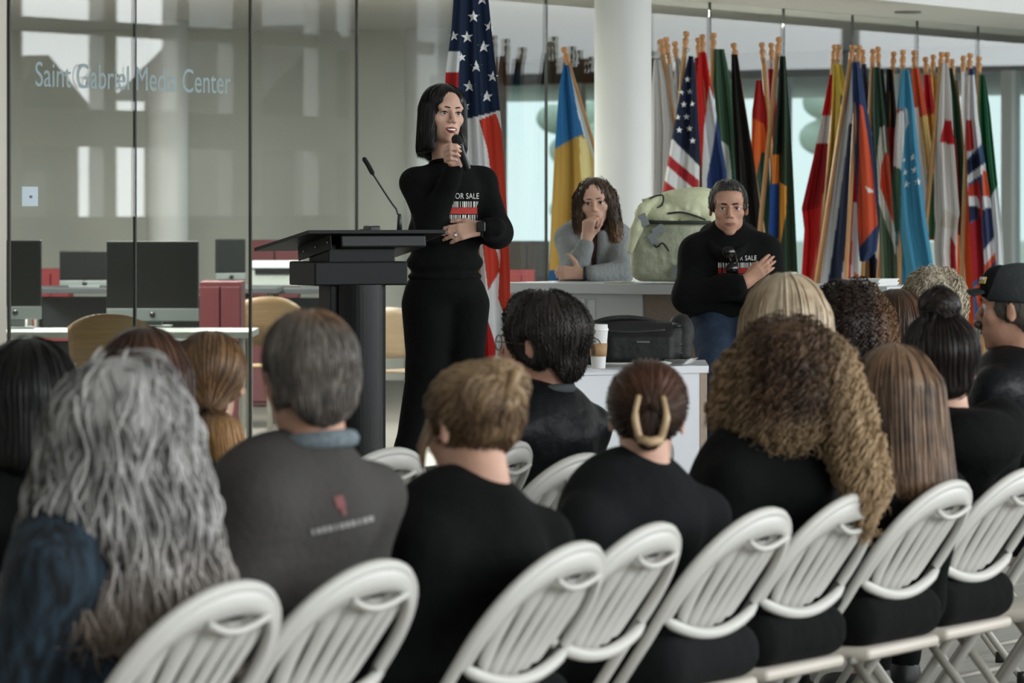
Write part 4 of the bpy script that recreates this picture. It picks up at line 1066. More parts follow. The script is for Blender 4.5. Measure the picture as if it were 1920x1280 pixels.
Solid(chain([gl_(1232, 372, -.10), gl_(1205, 392, -.12), gl_(1192, 430, -.13), gl_(1180, 470, -.13)], [.022, .026, .026, .014]), .007, (), .012).build('hanging_strap', M_lime, gb)
for x_, y_, a_ in ((1268, 505, .6), (1205, 412, -.4), (1232, 430, 1.0), (1222, 448, -.5)):
    box('reflective_patch', gl_(x_, y_, -.148), (.035, .006, .055), M_refl, gb, Matrix.Rotation(a_, 3, 'Y'), .002)
# ------------------------------------------------------------------ flags on wooden poles
M_flag = attr_mat('flag_cloth', 'col', .8, .12, 160, .25)
M_pole = mat('pole_wood', (176, 132, 84), .5, var=.12, vscale=6, stretch=(8, 8, 1))
M_finial = mat('finial_wood', (170, 122, 76), .42, var=.12, vscale=20)
def inpoly(x, y, p):
    r = np.zeros(x.shape, bool); n = len(p)
    for i in range(n):
        (x1, y1), (x2, y2) = p[i], p[(i+1) % n]
        c = ((y1 > y) != (y2 > y)); r ^= c & (x < (x2-x1)*(y-y1)/((y2-y1) if y2 != y1 else 1e-9)+x1)
    return r
def cloth_grid(rows, na, nb, rel, s, folds, amp, seed, tw=0.0):
    ys = np.array([r[0] for r in rows], float); xl = np.array([r[1] for r in rows], float); xr = np.array([r[2] for r in rows], float)
    b = np.linspace(0, 1, nb); Y = ys[0]+(ys[-1]-ys[0])*b; XL = np.interp(Y, ys, xl); XR = np.interp(Y, ys, xr)
    a = np.linspace(0, 1, na); A_, B_ = np.meshgrid(a, b, indexing='ij')
    rg = random.Random(seed); ph = rg.uniform(0, 6.28); ph2 = rg.uniform(0, 6.28)
    X = XL[None]+(XR-XL)[None]*A_; Yp = np.repeat(Y[None], na, 0)
    dep = amp*(.35+.65*np.minimum(1, B_*2.5))*(np.sin(2*np.pi*folds*A_+ph+.8*np.sin(B_*3+ph2))+.35*np.sin(2*np.pi*folds*2.3*A_+ph2))+tw*(A_-.5)
    return X, Yp, dep
def make_flag(label, fin, pole2, s, rows, base, polys=(), folds=2.2, amp=.035, seed=0, tw=0.0, stars=(), name='flag', pole=True, na=44, nb=130, group='national flags on poles', cat='flag', star_r=6.0):
    D0 = F/s
    def q(x, y, dy=0.0): return Vector(((x-960)*(D0+dy)/F, D0+dy, H-(y-YH)*(D0+dy)/F))
    if fin:
        k = (YH+H*s-fin[1])/(pole2[1]-fin[1]); foot = q(fin[0]+(pole2[0]-fin[0])*k, YH+H*s)
    else: foot = q((rows[-1][1]+rows[-1][2])/2, YH+H*s)
    t = thing(name, label, cat, (foot.x, foot.y, 0), 0, group); o = Vector((foot.x, foot.y, 0))
    if fin and pole:
        top = q(*fin)-o; bot = foot-o; bot.z = 0; d = (top-bot).normalized()
        po = tube('pole', [bot, top-d*.09], .0135, M_pole, t, 10)
        lathe('finial', [(.0135, -.10), (.017, -.095), (.014, -.085), (.019, -.065), (.020, -.05), (.012, -.04), (.011, -.034), (.017, -.026), (.0195, -.014), (.017, -.004), (.001, 0)], M_finial, po, 14, top, d.to_track_quat('Z', 'Y').to_matrix())
        tori(t, 'grommet', q(fin[0]+2, fin[1]+36)-o+Vector((0, -.016, 0)), (0, 1, 0), .010, .002, mat('grommet_metal', (120, 122, 118), .3, .8), 12)
    X, Y, dep = cloth_grid(rows, na, nb, None, s, folds, amp, seed, tw)
    Dm = D0-.03+dep
    V = np.stack([(X-960)*Dm/F-o.x, Dm-o.y, H-(Y-YH)*Dm/F], -1).reshape(-1, 3)
    col = np.zeros(X.shape+(4,)); col[:] = srgb(*base)
    for p, c in polys: col[inpoly(X, Y, p)] = srgb(*c)
    idx = np.arange(na*nb).reshape(na, nb); Q = np.stack([idx[:-1, :-1], idx[1:, :-1], idx[1:, 1:], idx[:-1, 1:]], -1).reshape(-1, 4)
    me_o = npmesh('cloth', V, Q, M_flag, t); at = me_o.data.attributes.new('col', 'FLOAT_COLOR', 'POINT'); at.data.foreach_set('color', col.reshape(-1).astype(np.float32))
    if stars:
        bvh = BVHTree.FromPolygons(V.tolist(), Q.tolist()); Mw = mat('star_white', (222, 224, 224), .8)
        for (sx, sy, rr, an) in stars:
            bm = bmesh.new(); vs = []
            for i in range(10):
                r_ = rr/s*(1 if i % 2 == 0 else .40); a_ = math.radians(90+36*i+an); vs.append(bm.verts.new((r_*math.cos(a_), r_*math.sin(a_), 0)))
            c_ = bm.verts.new((0, 0, 0))
            for i in range(10): bm.faces.new((c_, vs[i], vs[(i+1) % 10]))
            me = bpy.data.meshes.new('star'); bm.to_mesh(me); bm.free()
            p0 = q(sx, sy)-o; T = Matrix.Translation(p0) @ Matrix.Rotation(math.pi/2, 4, 'X')
            for vv in me.vertices:
                w = T @ vv.co; r = bvh.ray_cast(w-Vector((0, 1, 0)), Vector((0, 1, 0)))
                vv.co = (r[0] if r[0] is not None else w)-Vector((0, .004, 0))
            link('star', me, Mw, me_o)
    return t
WHT, RED, NAV, GRN, BLK, ORG = (208, 212, 214), (166, 34, 36), (32, 44, 72), (40, 82, 60), (30, 31, 30), (206, 92, 48)
# the large flag behind the speaker
US = [(-30, 852, 913), (60, 846, 922), (130, 836, 930), (210, 832, 938), (300, 835, 945), (400, 845, 951), (500, 850, 956), (600, 860, 957), (690, 880, 948)]
ST = [(888, 32, 12, 0), (918, 50, 11, -6), (851, 68, 10, 6), (876, 70, 12, 4), (907, 88, 12, 0), (866, 108, 9, 10), (893, 125, 12, 0), (924, 144, 11, -4), (880, 162, 12, 0), (913, 181, 12, 0), (904, -1, 12, 0), (873, 199, 9, 8)]
usp = [([(820, 215), (880, 222), (945, 205), (960, 720), (820, 720)], WHT),
       ([(898, 225), (930, 212), (942, 250), (948, 330), (955, 480), (960, 560), (948, 600), (934, 560), (938, 480), (926, 360), (914, 280)], (186, 62, 46)),
       ([(900, 720), (910, 590), (918, 610), (930, 650), (925, 720)], RED), ([(880, 720), (884, 500), (900, 560), (908, 640), (900, 720)], (186, 62, 46)),
       ([(915, 545), (905, 460), (915, 430), (934, 480), (948, 600), (960, 560), (960, 470)], (186, 62, 46)),
       ([(815, 96), (863, 96), (860, 134), (815, 138)], WHT), ([(815, 136), (860, 134), (858, 190), (815, 190)], (160, 36, 36))]
make_flag('large stars and stripes flag hanging in folds directly behind the speaker', (884, -75), (890, 120), 436, US, (28, 42, 66), usp, 2.6, .024, 3, 0, ST, na=110, nb=260, group=None, name='large_flag')
# two-tone flag left of the column
make_flag('blue over yellow flag on a leaning pole beside the white column', (1056, 88), (1113, 275), 334, [(122, 1056, 1066), (160, 1049, 1076), (220, 1044, 1094), (280, 1040, 1112), (340, 1037, 1120), (420, 1033, 1120), (530, 1029, 1112)], (36, 92, 140),
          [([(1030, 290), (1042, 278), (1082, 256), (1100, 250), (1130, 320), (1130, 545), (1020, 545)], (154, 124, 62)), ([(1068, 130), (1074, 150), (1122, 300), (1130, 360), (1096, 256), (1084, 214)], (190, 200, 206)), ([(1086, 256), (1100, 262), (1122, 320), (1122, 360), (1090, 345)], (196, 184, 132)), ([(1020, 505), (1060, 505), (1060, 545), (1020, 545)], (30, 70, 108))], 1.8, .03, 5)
fl = make_flag
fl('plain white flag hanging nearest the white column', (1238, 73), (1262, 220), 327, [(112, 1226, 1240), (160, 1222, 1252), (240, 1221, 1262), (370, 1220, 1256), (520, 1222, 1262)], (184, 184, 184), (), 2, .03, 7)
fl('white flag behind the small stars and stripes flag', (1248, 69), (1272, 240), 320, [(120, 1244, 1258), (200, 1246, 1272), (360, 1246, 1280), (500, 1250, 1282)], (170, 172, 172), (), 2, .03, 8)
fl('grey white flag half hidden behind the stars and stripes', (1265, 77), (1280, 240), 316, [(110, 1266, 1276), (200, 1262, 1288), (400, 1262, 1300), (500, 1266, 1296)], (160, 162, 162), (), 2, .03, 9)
us2 = [([(1240, 262), (1262, 262), (1312, 312), (1312, 540), (1230, 540)], WHT), ([(1252, 288), (1310, 338), (1310, 362), (1248, 308)], (160, 44, 48)), ([(1240, 334), (1310, 388), (1310, 414), (1234, 356)], (160, 44, 48)), ([(1230, 380), (1310, 440), (1310, 466), (1230, 404)], (160, 44, 48))]
st2 = [(1289, 149, 6.5, 0), (1277, 174, 6, 0), (1293, 172, 6, 0), (1282, 196, 6.5, 0), (1297, 195, 5.5, 0), (1270, 220, 6, 0), (1287, 219, 6.5, 0), (1273, 244, 6.5, 0), (1292, 241, 6.5, 0), (1298, 264, 6.5, 0)]
fl('small stars and stripes flag on a pole above the green bag', (1287, 58), (1272, 230), 331, [(105, 1291, 1300), (150, 1280, 1305), (200, 1270, 1308), (262, 1259, 1312), (350, 1244, 1311), (430, 1238, 1312), (520, 1240, 1312)], (28, 36, 58), us2, 1.6, .03, 10, 0, st2)
fl('red white and blue banded flag next to the stars and stripes', (1317, 64), (1322, 250), 329, [(98, 1310, 1324), (150, 1306, 1332), (230, 1308, 1346), (320, 1316, 1362), (430, 1318, 1366), (520, 1320, 1364)], (186, 36, 34), [([(1330, 160), (1350, 225), (1370, 350), (1370, 530), (1310, 530), (1316, 330), (1320, 240)], (204, 210, 216)), ([(1344, 215), (1352, 260), (1372, 340), (1372, 530), (1318, 530), (1326, 330), (1338, 270)], (40, 60, 108))], 1.6, .03, 11)
fl('dark red flag tucked behind the banded flag', (1309, 70), (1312, 250), 318, [(108, 1302, 1314), (240, 1300, 1322), (420, 1302, 1330), (500, 1304, 1328)], (104, 34, 34), (), 1.6, .03, 12)
fl('green flag with a white lower band above the seated man', (1338, 61), (1331, 240), 324, [(92, 1340, 1358), (160, 1338, 1372), (260, 1346, 1382), (340, 1352, 1388), (460, 1352, 1388)], (62, 92, 74), [([(1350, 262), (1366, 274), (1374, 340), (1374, 480), (1340, 480)], (198, 206, 204))], 2, .03, 13)
fl('black flag on a pole slanting behind the seated man', (1375, 80), (1428, 420), 326, [(102, 1371, 1383), (180, 1372, 1394), (300, 1378, 1414), (420, 1384, 1430), (520, 1386, 1434)], (34, 33, 32), (), 1.8, .03, 14)
fl('red orange and green flag between two wooden poles', (1428, 79), (1442, 240), 320, [(150, 1418, 1428), (210, 1410, 1438), (300, 1408, 1442), (420, 1414, 1446), (500, 1416, 1444)], (150, 34, 34), [([(1400, 215), (1432, 232), (1450, 300), (1450, 520), (1400, 520)], (196, 92, 40)), ([(1428, 285), (1450, 290), (1450, 520), (1410, 520), (1418, 330)], (40, 66, 52))], 1.6, .03, 15)
fl('white flag edge showing beside the dark green flag', (1446, 80), (1452, 230), 315, [(112, 1436, 1450), (200, 1434, 1456), (330, 1436, 1458), (450, 1440, 1460)], (196, 188, 188), [([(1440, 130), (1460, 130), (1460, 300), (1448, 300)], (150, 34, 40))], 1.6, .03, 16)
fl('dark green flag with orange and blue stripes beyond the seated man', (1461, 69), (1426, 420), 330, [(105, 1462, 1473), (180, 1458, 1478), (260, 1450, 1484), (340, 1444, 1488), (430, 1440, 1492), (520, 1436, 1496)], (46, 60, 46), [([(1447, 292), (1460, 288), (1461, 342), (1448, 346)], (190, 110, 44)), ([(1444, 346), (1459, 345), (1459, 455), (1442, 452)], (28, 62, 124)), ([(1461, 340), (1475, 350), (1474, 400), (1462, 460), (1459, 455)], (196, 134, 52)), ([(1458, 110), (1466, 110), (1466, 290), (1456, 290)], (22, 26, 24))], 2, .035, 17)
# second cluster
fl('red flag with a pale band at the edge of the flag row', (1565, 83), (1540, 400), 311, [(140, 1556, 1564), (220, 1540, 1560), (300, 1524, 1556), (390, 1503, 1552), (430, 1508, 1550), (560, 1500, 1560)], (164, 32, 36), [([(1530, 218), (1560, 218), (1560, 268), (1528, 268)], (170, 166, 166)), ([(1520, 268), (1560, 268), (1556, 380), (1500, 400)], (124, 22, 28)), ([(1545, 400), (1560, 400), (1565, 570), (1510, 570)], (170, 84, 74))], 1.6, .035, 20)
fl('yellow flag with a dark emblem high in the flag row', (1573, 83), (1545, 420), 313, [(120, 1562, 1578), (180, 1560, 1590), (260, 1556, 1594), (360, 1548, 1588), (520, 1530, 1580)], (192, 172, 78), [([(1576, 175), (1584, 185), (1582, 200), (1576, 196)], (50, 50, 40)), ([(1574, 215), (1584, 220), (1580, 244), (1574, 240)], (60, 56, 44)), ([(1572, 250), (1590, 250), (1588, 320), (1566, 330)], (44, 60, 88)), ([(1540, 330), (1600, 330), (1600, 540), (1520, 540)], (150, 96, 52))], 1.6, .03, 21)
fl('navy crimson and grey flag hanging in a long diagonal fold', (1600, 83), (1535, 500), 315, [(116, 1598, 1608), (200, 1586, 1612), (300, 1570, 1612), (400, 1556, 1612), (480, 1544, 1610), (560, 1534, 1612)], (160, 164, 168), [([(1604, 180), (1620, 180), (1620, 570), (1580, 570), (1590, 330)], (170, 30, 46)), ([(1592, 230), (1604, 230), (1590, 420), (1574, 560), (1548, 560), (1574, 380)], (34, 44, 66)), ([(1600, 380), (1620, 380), (1620, 560), (1594, 560)], (206, 206, 210)), ([(1602, 510), (1614, 516), (1612, 560), (1598, 560)], (206, 96, 56))], 1.6, .04, 22)
fl('blue bordered orange flag with a small white crescent mark', (1611, 84), (1592, 420), 317, [(116, 1598, 1612), (180, 1598, 1622), (260, 1602, 1636), (360, 1606, 1646), (430, 1608, 1648), (470, 1610, 1644), (490, 1612, 1626)], (44, 60, 96), [([(1612, 195), (1618, 200), (1634, 300), (1646, 420), (1613, 462), (1608, 420), (1610, 300)], (198, 84, 54)), ([(1621, 348), (1636, 356), (1640, 362), (1628, 362)], (220, 214, 208))], 1.4, .03, 23)
fl('white black and blue flag hanging low in the flag row', (1617, 92), (1622, 300), 309, [(120, 1614, 1624), (220, 1616, 1640), (330, 1622, 1650), (440, 1616, 1656), (560, 1618, 1660)], (60, 66, 84), [([(1620, 240), (1640, 250), (1656, 420), (1660, 560), (1640, 490), (1628, 440), (1616, 470), (1616, 330)], (206, 208, 208)), ([(1616, 470), (1628, 440), (1642, 480), (1650, 560), (1616, 560)], (26, 28, 34)), ([(1640, 480), (1654, 500), (1656, 560), (1646, 560)], (34, 62, 128))], 1.6, .035, 24)
fl('green white and red tricolour flag beside the light blue flag', (1637, 91), (1622, 420), 312, [(126, 1636, 1650), (200, 1634, 1658), (280, 1636, 1666), (380, 1646, 1676), (470, 1650, 1682), (560, 1654, 1684)], (50, 74, 60), [([(1650, 240), (1658, 236), (1664, 300), (1678, 440), (1680, 480), (1648, 380), (1644, 300)], (200, 204, 198)), ([(1660, 285), (1666, 290), (1676, 420), (1650, 350), (1652, 310)], (196, 76, 50)), ([(1650, 392), (1676, 460), (1686, 560), (1650, 560)], (84, 104, 86))], 1.6, .035, 25)
fl('very dark flag hanging behind the tricolour', (1646, 87), (1650, 300), 307, [(130, 1640, 1656), (240, 1640, 1668), (360, 1644, 1676), (480, 1650, 1680)], (34, 36, 36), (), 1.6, .03, 26)
fl('black and red flag behind the light blue flag', (1676, 96), (1658, 360), 310, [(130, 1662, 1674), (220, 1660, 1682), (330, 1662, 1690), (460, 1664, 1694)], (26, 26, 28), [([(1660, 240), (1700, 240), (1700, 480), (1660, 480)], (130, 34, 38))], 1.6, .03, 27)
st3 = [(1711, 295, 8, 0), (1696, 323, 7.5, 0), (1714, 319, 7.5, 0), (1699, 345, 8, 0), (1719, 341, 7.5, 0), (1694, 300, 4.5, 0)]
fl('light blue flag with white stars and a white left band', (1693, 93), (1690, 300), 314, [(130, 1690, 1704), (180, 1684, 1712), (260, 1677, 1720), (340, 1674, 1728), (420, 1676, 1738), (510, 1690, 1752), (560, 1692, 1752)], (72, 144, 176), [([(1670, 212), (1694, 208), (1698, 240), (1690, 318), (1672, 310)], (206, 210, 212)), ([(1670, 206), (1690, 203), (1692, 209), (1670, 213)], (186, 74, 58)), ([(1668, 308), (1690, 318), (1688, 440), (1666, 430)], (56, 92, 76)), ([(1696, 200), (1702, 206), (1704, 230), (1698, 242), (1698, 220)], (216, 220, 222))], 1.8, .035, 28, 0, st3)
fl('red yellow and green flag hanging behind the light blue flag', (1714, 94), (1722, 300), 311, [(128, 1708, 1724), (200, 1712, 1736), (300, 1718, 1750), (400, 1732, 1760), (450, 1738, 1752)], (190, 84, 54), [([(1724, 220), (1740, 214), (1752, 330), (1756, 330), (1738, 332)], (204, 176, 112)), ([(1734, 328), (1756, 322), (1762, 400), (1752, 450), (1740, 440)], (84, 130, 92)), ([(1706, 205), (1722, 200), (1738, 330), (1742, 440), (1730, 400)], (210, 206, 206))], 1.6, .03, 29)
fl('plain crimson flag with a gold lower half', (1735, 106), (1744, 260), 308, [(140, 1732, 1744), (200, 1732, 1752), (300, 1736, 1762), (400, 1738, 1764)], (170, 30, 40), [([(1726, 222), (1770, 205), (1770, 410), (1726, 410)], (196, 150, 70))], 1.6, .03, 30)
fl('gold flag peeking out beside the white and red flag', (1750, 102), (1742, 300), 306, [(138, 1744, 1754), (220, 1744, 1764), (360, 1746, 1770)], (188, 146, 76), (), 1.6, .03, 31)
fl('white flag with a red band draped over a full fold', (1766, 97), (1742, 360), 313, [(118, 1766, 1778), (180, 1758, 1784), (260, 1752, 1788), (340, 1752, 1794), (400, 1752, 1799), (420, 1754, 1796), (470, 1752, 1792), (560, 1758, 1796)], (210, 208, 206), [([(1772, 224), (1784, 226), (1790, 272), (1762, 266)], (180, 40, 48)), ([(1770, 390), (1798, 410), (1792, 430), (1760, 425)], (196, 190, 182)), ([(1782, 440), (1800, 480), (1800, 570), (1782, 570)], (176, 48, 50))], 1.6, .04, 32)
fl('dark green flag with a thin red edge', (1775, 97), (1790, 300), 310, [(128, 1776, 1786), (200, 1780, 1798), (300, 1788, 1806), (400, 1794, 1808), (440, 1796, 1806)], (42, 66, 50), [([(1786, 260), (1792, 260), (1806, 440), (1798, 440)], (140, 44, 44))], 1.2, .03, 33)
fl('bright orange flag hanging low beside the union style flag', (1784, 110), (1800, 330), 308, [(150, 1788, 1796), (250, 1792, 1806), (340, 1794, 1814), (440, 1794, 1820), (560, 1794, 1826), (620, 1798, 1828)], (206, 88, 44), [([(1780, 140), (1810, 140), (1810, 300), (1780, 300)], (150, 120, 90))], 1.4, .035, 34)
uk = [([(1812, 140), (1834, 140), (1840, 270), (1812, 300)], (208, 210, 214)), ([(1812, 225), (1822, 225), (1826, 280), (1812, 285)], (170, 40, 44)), ([(1814, 300), (1836, 285), (1842, 310), (1838, 320), (1814, 330)], (34, 42, 68)),
      ([(1812, 330), (1848, 305), (1848, 322), (1812, 346)], (208, 210, 214)), ([(1812, 350), (1836, 338), (1842, 400), (1838, 420), (1832, 388), (1812, 362)], (176, 56, 46)), ([(1842, 318), (1852, 322), (1858, 368), (1842, 366)], (196, 88, 56)),
      ([(1812, 365), (1834, 370), (1838, 390), (1812, 384)], (208, 210, 214)), ([(1814, 384), (1834, 388), (1832, 410), (1816, 415)], (34, 42, 68)), ([(1842, 366), (1862, 372), (1864, 390), (1842, 392)], (208, 210, 214)),
      ([(1844, 392), (1862, 388), (1866, 440), (1848, 466)], (52, 62, 96)), ([(1818, 420), (1840, 405), (1844, 520), (1820, 530)], (150, 34, 40)), ([(1844, 470), (1868, 440), (1872, 480), (1846, 500)], (208, 210, 214)), ([(1844, 500), (1868, 470), (1868, 486), (1846, 514)], (196, 88, 56)), ([(1844, 515), (1880, 490), (1880, 620), (1830, 620)], (208, 210, 214)), ([(1826, 540), (1850, 520), (1860, 560), (1836, 580)], (196, 88, 56))]
fl('union style flag with red white and navy crosses', (1819, 99), (1810, 330), 312, [(128, 1816, 1826), (220, 1811, 1834), (300, 1813, 1846), (380, 1816, 1858), (440, 1818, 1864), (500, 1822, 1868), (600, 1826, 1872)], (60, 78, 116), uk, 1.8, .04, 35)
fl('white flag glimpsed beside the union style flag', (1806, 104), (1806, 300), 305, [(134, 1802, 1812), (220, 1802, 1818), (330, 1804, 1822)], (200, 202, 206), (), 1.2, .03, 36)
fl('green flag with a white lower end closing the flag row', (1835, 105), (1838, 300), 309, [(140, 1838, 1846), (200, 1835, 1856), (280, 1838, 1864), (360, 1848, 1872), (440, 1852, 1880), (520, 1850, 1884), (560, 1850, 1878)], (36, 94, 64), [([(1836, 400), (1852, 378), (1872, 345), (1890, 400), (1890, 570), (1840, 570)], (212, 218, 220))], 1.6, .035, 37)
# ------------------------------------------------------------------ sign on the glass and furniture of the room beyond
def on_glass(x, y, n_off=.009):
    k = 0.0
    for _ in range(20):
        p = G(T0+k*WP, NW+n_off); k += ((x-960)/F*p.y-p.x)/((u.x-(x-960)/F*u.y)*WP)
    p = G(T0+k*WP, NW+n_off); return Vector((p.x, p.y, H-(y-YH)*p.y/F))
pa, pb = on_glass(66, 148), on_glass(432, 158)
me = text_mesh('Saint Gabriel Media Center', .16, 1.0); xs = [q.co.x for q in me.vertices]; w0 = max(xs)-min(xs); hC = max(q.co.y for q in me.vertices)-min(q.co.y for q in me.vertices)
W_ = (pb-pa).length
cen = (pa+pb)/2; cen.z = H+(YH-149.5)*((pa.y+pb.y)/2)/F
cap_h = 47*pa.y/F; ycap = .16*.70
MT = Matrix.Translation(cen) @ Matrix.Rotation(ANG, 4, 'Z') @ Matrix.Rotation(math.pi/2, 4, 'X') @ Matrix.Diagonal((W_/w0, cap_h/ycap, 1, 1))
sign = thing('glass_sign', 'pale blue vinyl lettering naming the media center on the glass wall', 'sign', cen)
bm = bmesh.new(); bm.from_mesh(me); seen = set(); isl = []
for f in bm.faces:
    if f.index in seen: continue
    st_, grp = [f], []
    while st_:
        g = st_.pop()
        if g.index in seen: continue
        seen.add(g.index); grp.append(g); st_ += [h for e in g.edges for h in e.link_faces if h.index not in seen]
    xs = [q.co.x for g in grp for q in g.verts]; isl.append([min(xs), max(xs), grp])
isl.sort(key=lambda i: i[0]); letters = []
for i in isl:
    if letters and i[0] < letters[-1][1]-.004: letters[-1][1] = max(i[1], letters[-1][1]); letters[-1][2] += i[2]
    else: letters.append(i)
M_vin = mat('sign_vinyl', (140, 160, 166), .5, var=.04)
for _, _, grp in letters:
    V, Fc = [], []
    for g in grp:
        Fc.append(tuple(range(len(V), len(V)+len(g.verts)))); V += [MT @ q.co-cen for q in g.verts]
    mesh('letter', V, Fc, M_vin, sign)
bm.free()
q0 = on_glass(56, 368); stk = thing('notice_card', 'small pale blue notice card stuck on the glass wall', 'notice', q0, ANG)
box('card', (0, 0, 0), (.125, .003, .09), mat('card_blue', (196, 212, 222), .6), stk); box('printed_mark', (.005, -.0025, -.002), (.02, .002, .012), mat('mark_grey', (100, 104, 110), .7), stk)

M_mon = mat('monitor_black', (16, 18, 18), .3, var=.1); M_alu = mat('monitor_silver', (112, 118, 116), .35, .3)
M_redc = mat('cabinet_red', (92, 38, 42), .55, var=.06); M_desk = mat('desk_light', (150, 154, 150), .45, var=.04); M_deskd = mat('desk_dark', (58, 62, 64), .5)
M_ply = mat('chair_ply', (128, 104, 72), .5, var=.12, vscale=8, stretch=(1, 1, 8))
def room_xy(x, s): p = px(x, 380, s); return Vector((p.x, p.y, 0))
def zof(y, s): return H-(y-YH)/s
def imac(label, x0, x1, ytop, ybot, s, back=True, ang=0.0, stand_to=None):
    w = (x1-x0)/s; hh = (ybot-ytop)/s; o = thing('desktop_computer', label, 'computer', room_xy((x0+x1)/2, s), ang, 'computers in the media room')
    zb = zof(ybot, s)
    box('screen', (0, 0, zb+hh*.58), (w, .03, hh*.84), M_mon, o, None, .006)
    box('chin', (0, -.002, zb+hh*.08), (w, .03, hh*.16), M_alu, o, None, .004)
    zd = stand_to if stand_to is not None else zb-.10
    box('neck', (0, .06, (zb+.05+zd)/2), (.10, .03, zb+.05-zd), M_alu, o, Matrix.Rotation(-.12, 3, 'X'), .004)
    box('foot', (0, .05, zd+.006), (.20, .18, .012), M_alu, o, None, .003)
    lathe('logo', [(.001, 0), (.016, 0), (.016, .002), (.001, .002)], M_mon, o, 16, (0, -.018, zb+hh*.08), Matrix.Rotation(math.pi/2, 3, 'X'))
    return o
def desk(label, x0, x1, s, z, depth, m, ang=0.0, name='computer_desk'):
    w = (x1-x0)/s; o = thing(name, label, 'desk', room_xy((x0+x1)/2, s), ang, None)
    box('desk_top', (0, depth/2, z-.0175), (w, depth, .035), m, o, None, .003)
    for sx in (-1, 1):
        for fy in (.05, depth-.05): tube('leg', [Vector((sx*(w/2-.05), fy, z-.035)), Vector((sx*(w/2-.05), fy, 0))], .018, M_tube, o)
    box('modesty_panel', (0, depth-.04, z-.20), (w-.12, .015, .26), M_deskd, o)
    return o
s1 = 350.0; z1 = zof(622, s1)
desk('pale desk with a large monitor just behind the glass', -60, 470, s1, z1, .75, M_desk)
imac('large dark computer at the end of the pale desk', -20, 78, 450, 598, 342, stand_to=z1, ang=.05)
imac('computer with a grey chin facing the glass on the pale desk', 200, 373, 452, 602, 338, stand_to=z1)
s2 = 294.0; z2 = zof(540, s2)-.0
desk('dark raised shelf desk in the second row behind the glass', 30, 520, s2, z2, .8, M_deskd, name='shelf_desk')
imac('computer at the near end of the dark shelf desk', 112, 206, 470, 536, 292, stand_to=z2); imac('computer in the middle of the dark shelf desk', 208, 292, 460, 534, 288, stand_to=z2)
imac('computer beside the white column on the dark shelf desk', 294, 352, 466, 534, 290, stand_to=z2)
imac('computer turned sideways at the far end of the dark shelf desk', 402, 462, 448, 524, 290, stand_to=z2, ang=.5)
def cab(label, x0, x1, ytop, s, m, depth=.4):
    w = (x1-x0)/s; zt_ = zof(ytop, s); o = thing('storage_cabinet', label, 'cabinet', room_xy((x0+x1)/2, s), 0)
    box('carcass', (0, depth/2, zt_/2), (w, depth, zt_), m, o, None, .004)
    for i in range(2): d_ = box('door', ((i-.5)*w/2, -.010, zt_/2), (w/2-.01, .018, zt_-.06), m, o, None, .003); box('handle', ((i-.5)*.06, -.024, zt_*.6), (.01, .012, .09), M_alu, d_, None, .002)
    return o
cab('dull red cabinet standing between the computer desks', 374, 452, 528, 318, M_redc)
cab('red cabinet behind the dark shelf desk', 60, 130, 504, 270, mat('cabinet_scarlet', (112, 28, 32), .55), .3)
cab('low red cabinet behind the big flag', 952, 1003, 506, 262, mat('cabinet_scarlet', (112, 28, 32), .55), .3)
cab('dark cabinet standing behind the low red cabinet', 944, 1030, 452, 248, mat('cabinet_dark', (34, 36, 38), .5), .3)
cab('dark red bookcase cabinet behind the lectern', 470, 560, 450, 262, mat('cabinet_maroon', (84, 34, 38), .6), .3)
for yy, lab in ((478, 'light printer tray unit on the cabinet beside the lectern'),):
    o = thing('printer', lab, 'printer', room_xy(520, 280)); zc0 = zof(536, 280)
    box('printer_body', (0, 0, zc0+.06), (.33, .30, .12), mat('printer_grey', (150, 156, 150), .5), o, None, .01); box('paper_tray', (0, -.02, zc0+.145), (.33, .30, .05), mat('printer_light', (178, 186, 184), .5), o, None, .006); box('panel', (0, -.16, zc0+.10), (.28, .01, .03), M_mon, o)
    desk('dark desk carrying a printer behind the lectern', 440, 640, 288, zc0, .45, M_deskd, name='printer_desk')
def ply_chair(label, x, ytop, s, ang):
    o = thing('plywood_chair', label, 'chair', room_xy(x, s), ang, 'plywood chairs in the media room'); zt_ = zof(ytop, s)
    V, Fc = [], []; n1, n2 = 15, 8
    for i in range(n1):
        a = i/(n1-1)*2-1; topz = zt_-.07*abs(a)**2.5; botz = zt_-.30+.03*a*a
        for j in range(n2): f = j/(n2-1); V.append(Vector((a*.215*(1-.10*f), -.05*a*a+.03*f+.02, topz+(botz-topz)*f)))
    for i in range(n1-1):
        for j in range(n2-1): q = i*n2+j; Fc.append((q, q+1, q+n2+1, q+n2))
    b_ = mesh('backrest', V, Fc, M_ply, o, True); b_.modifiers.new('thick', 'SOLIDIFY').thickness = .012
    zs_ = .45; box('seat', (0, -.21, zs_), (.42, .42, .014), M_ply, o, None, .006)
    for sx in (-1, 1):
        tube('leg', [Vector((sx*.17, .02, zt_-.25)), Vector((sx*.18, -.02, zs_-.01)), Vector((sx*.20, .06, 0))], .011, M_tube, o); tube('leg', [Vector((sx*.18, -.35, zs_-.01)), Vector((sx*.20, -.42, 0))], .011, M_tube, o)
    for a in np.linspace(-.5, .5, 5): lathe('rivet', [(.001, .004), (.006, .003), (.007, 0)], M_dark, o, 8, (a*.26, -.035, zt_-.08), Matrix.Rotation(math.pi/2, 3, 'X'))
    return o
ply_chair('tan plywood chair at the pale desk behind the glass', 204, 588, 366, math.pi*.97)
ply_chair('tan plywood chair standing behind the lectern', 500, 556, 308, math.pi*1.1)
ply_chair('tan plywood chair seen between the lectern and the speaker', 742, 576, 318, math.pi*.8)
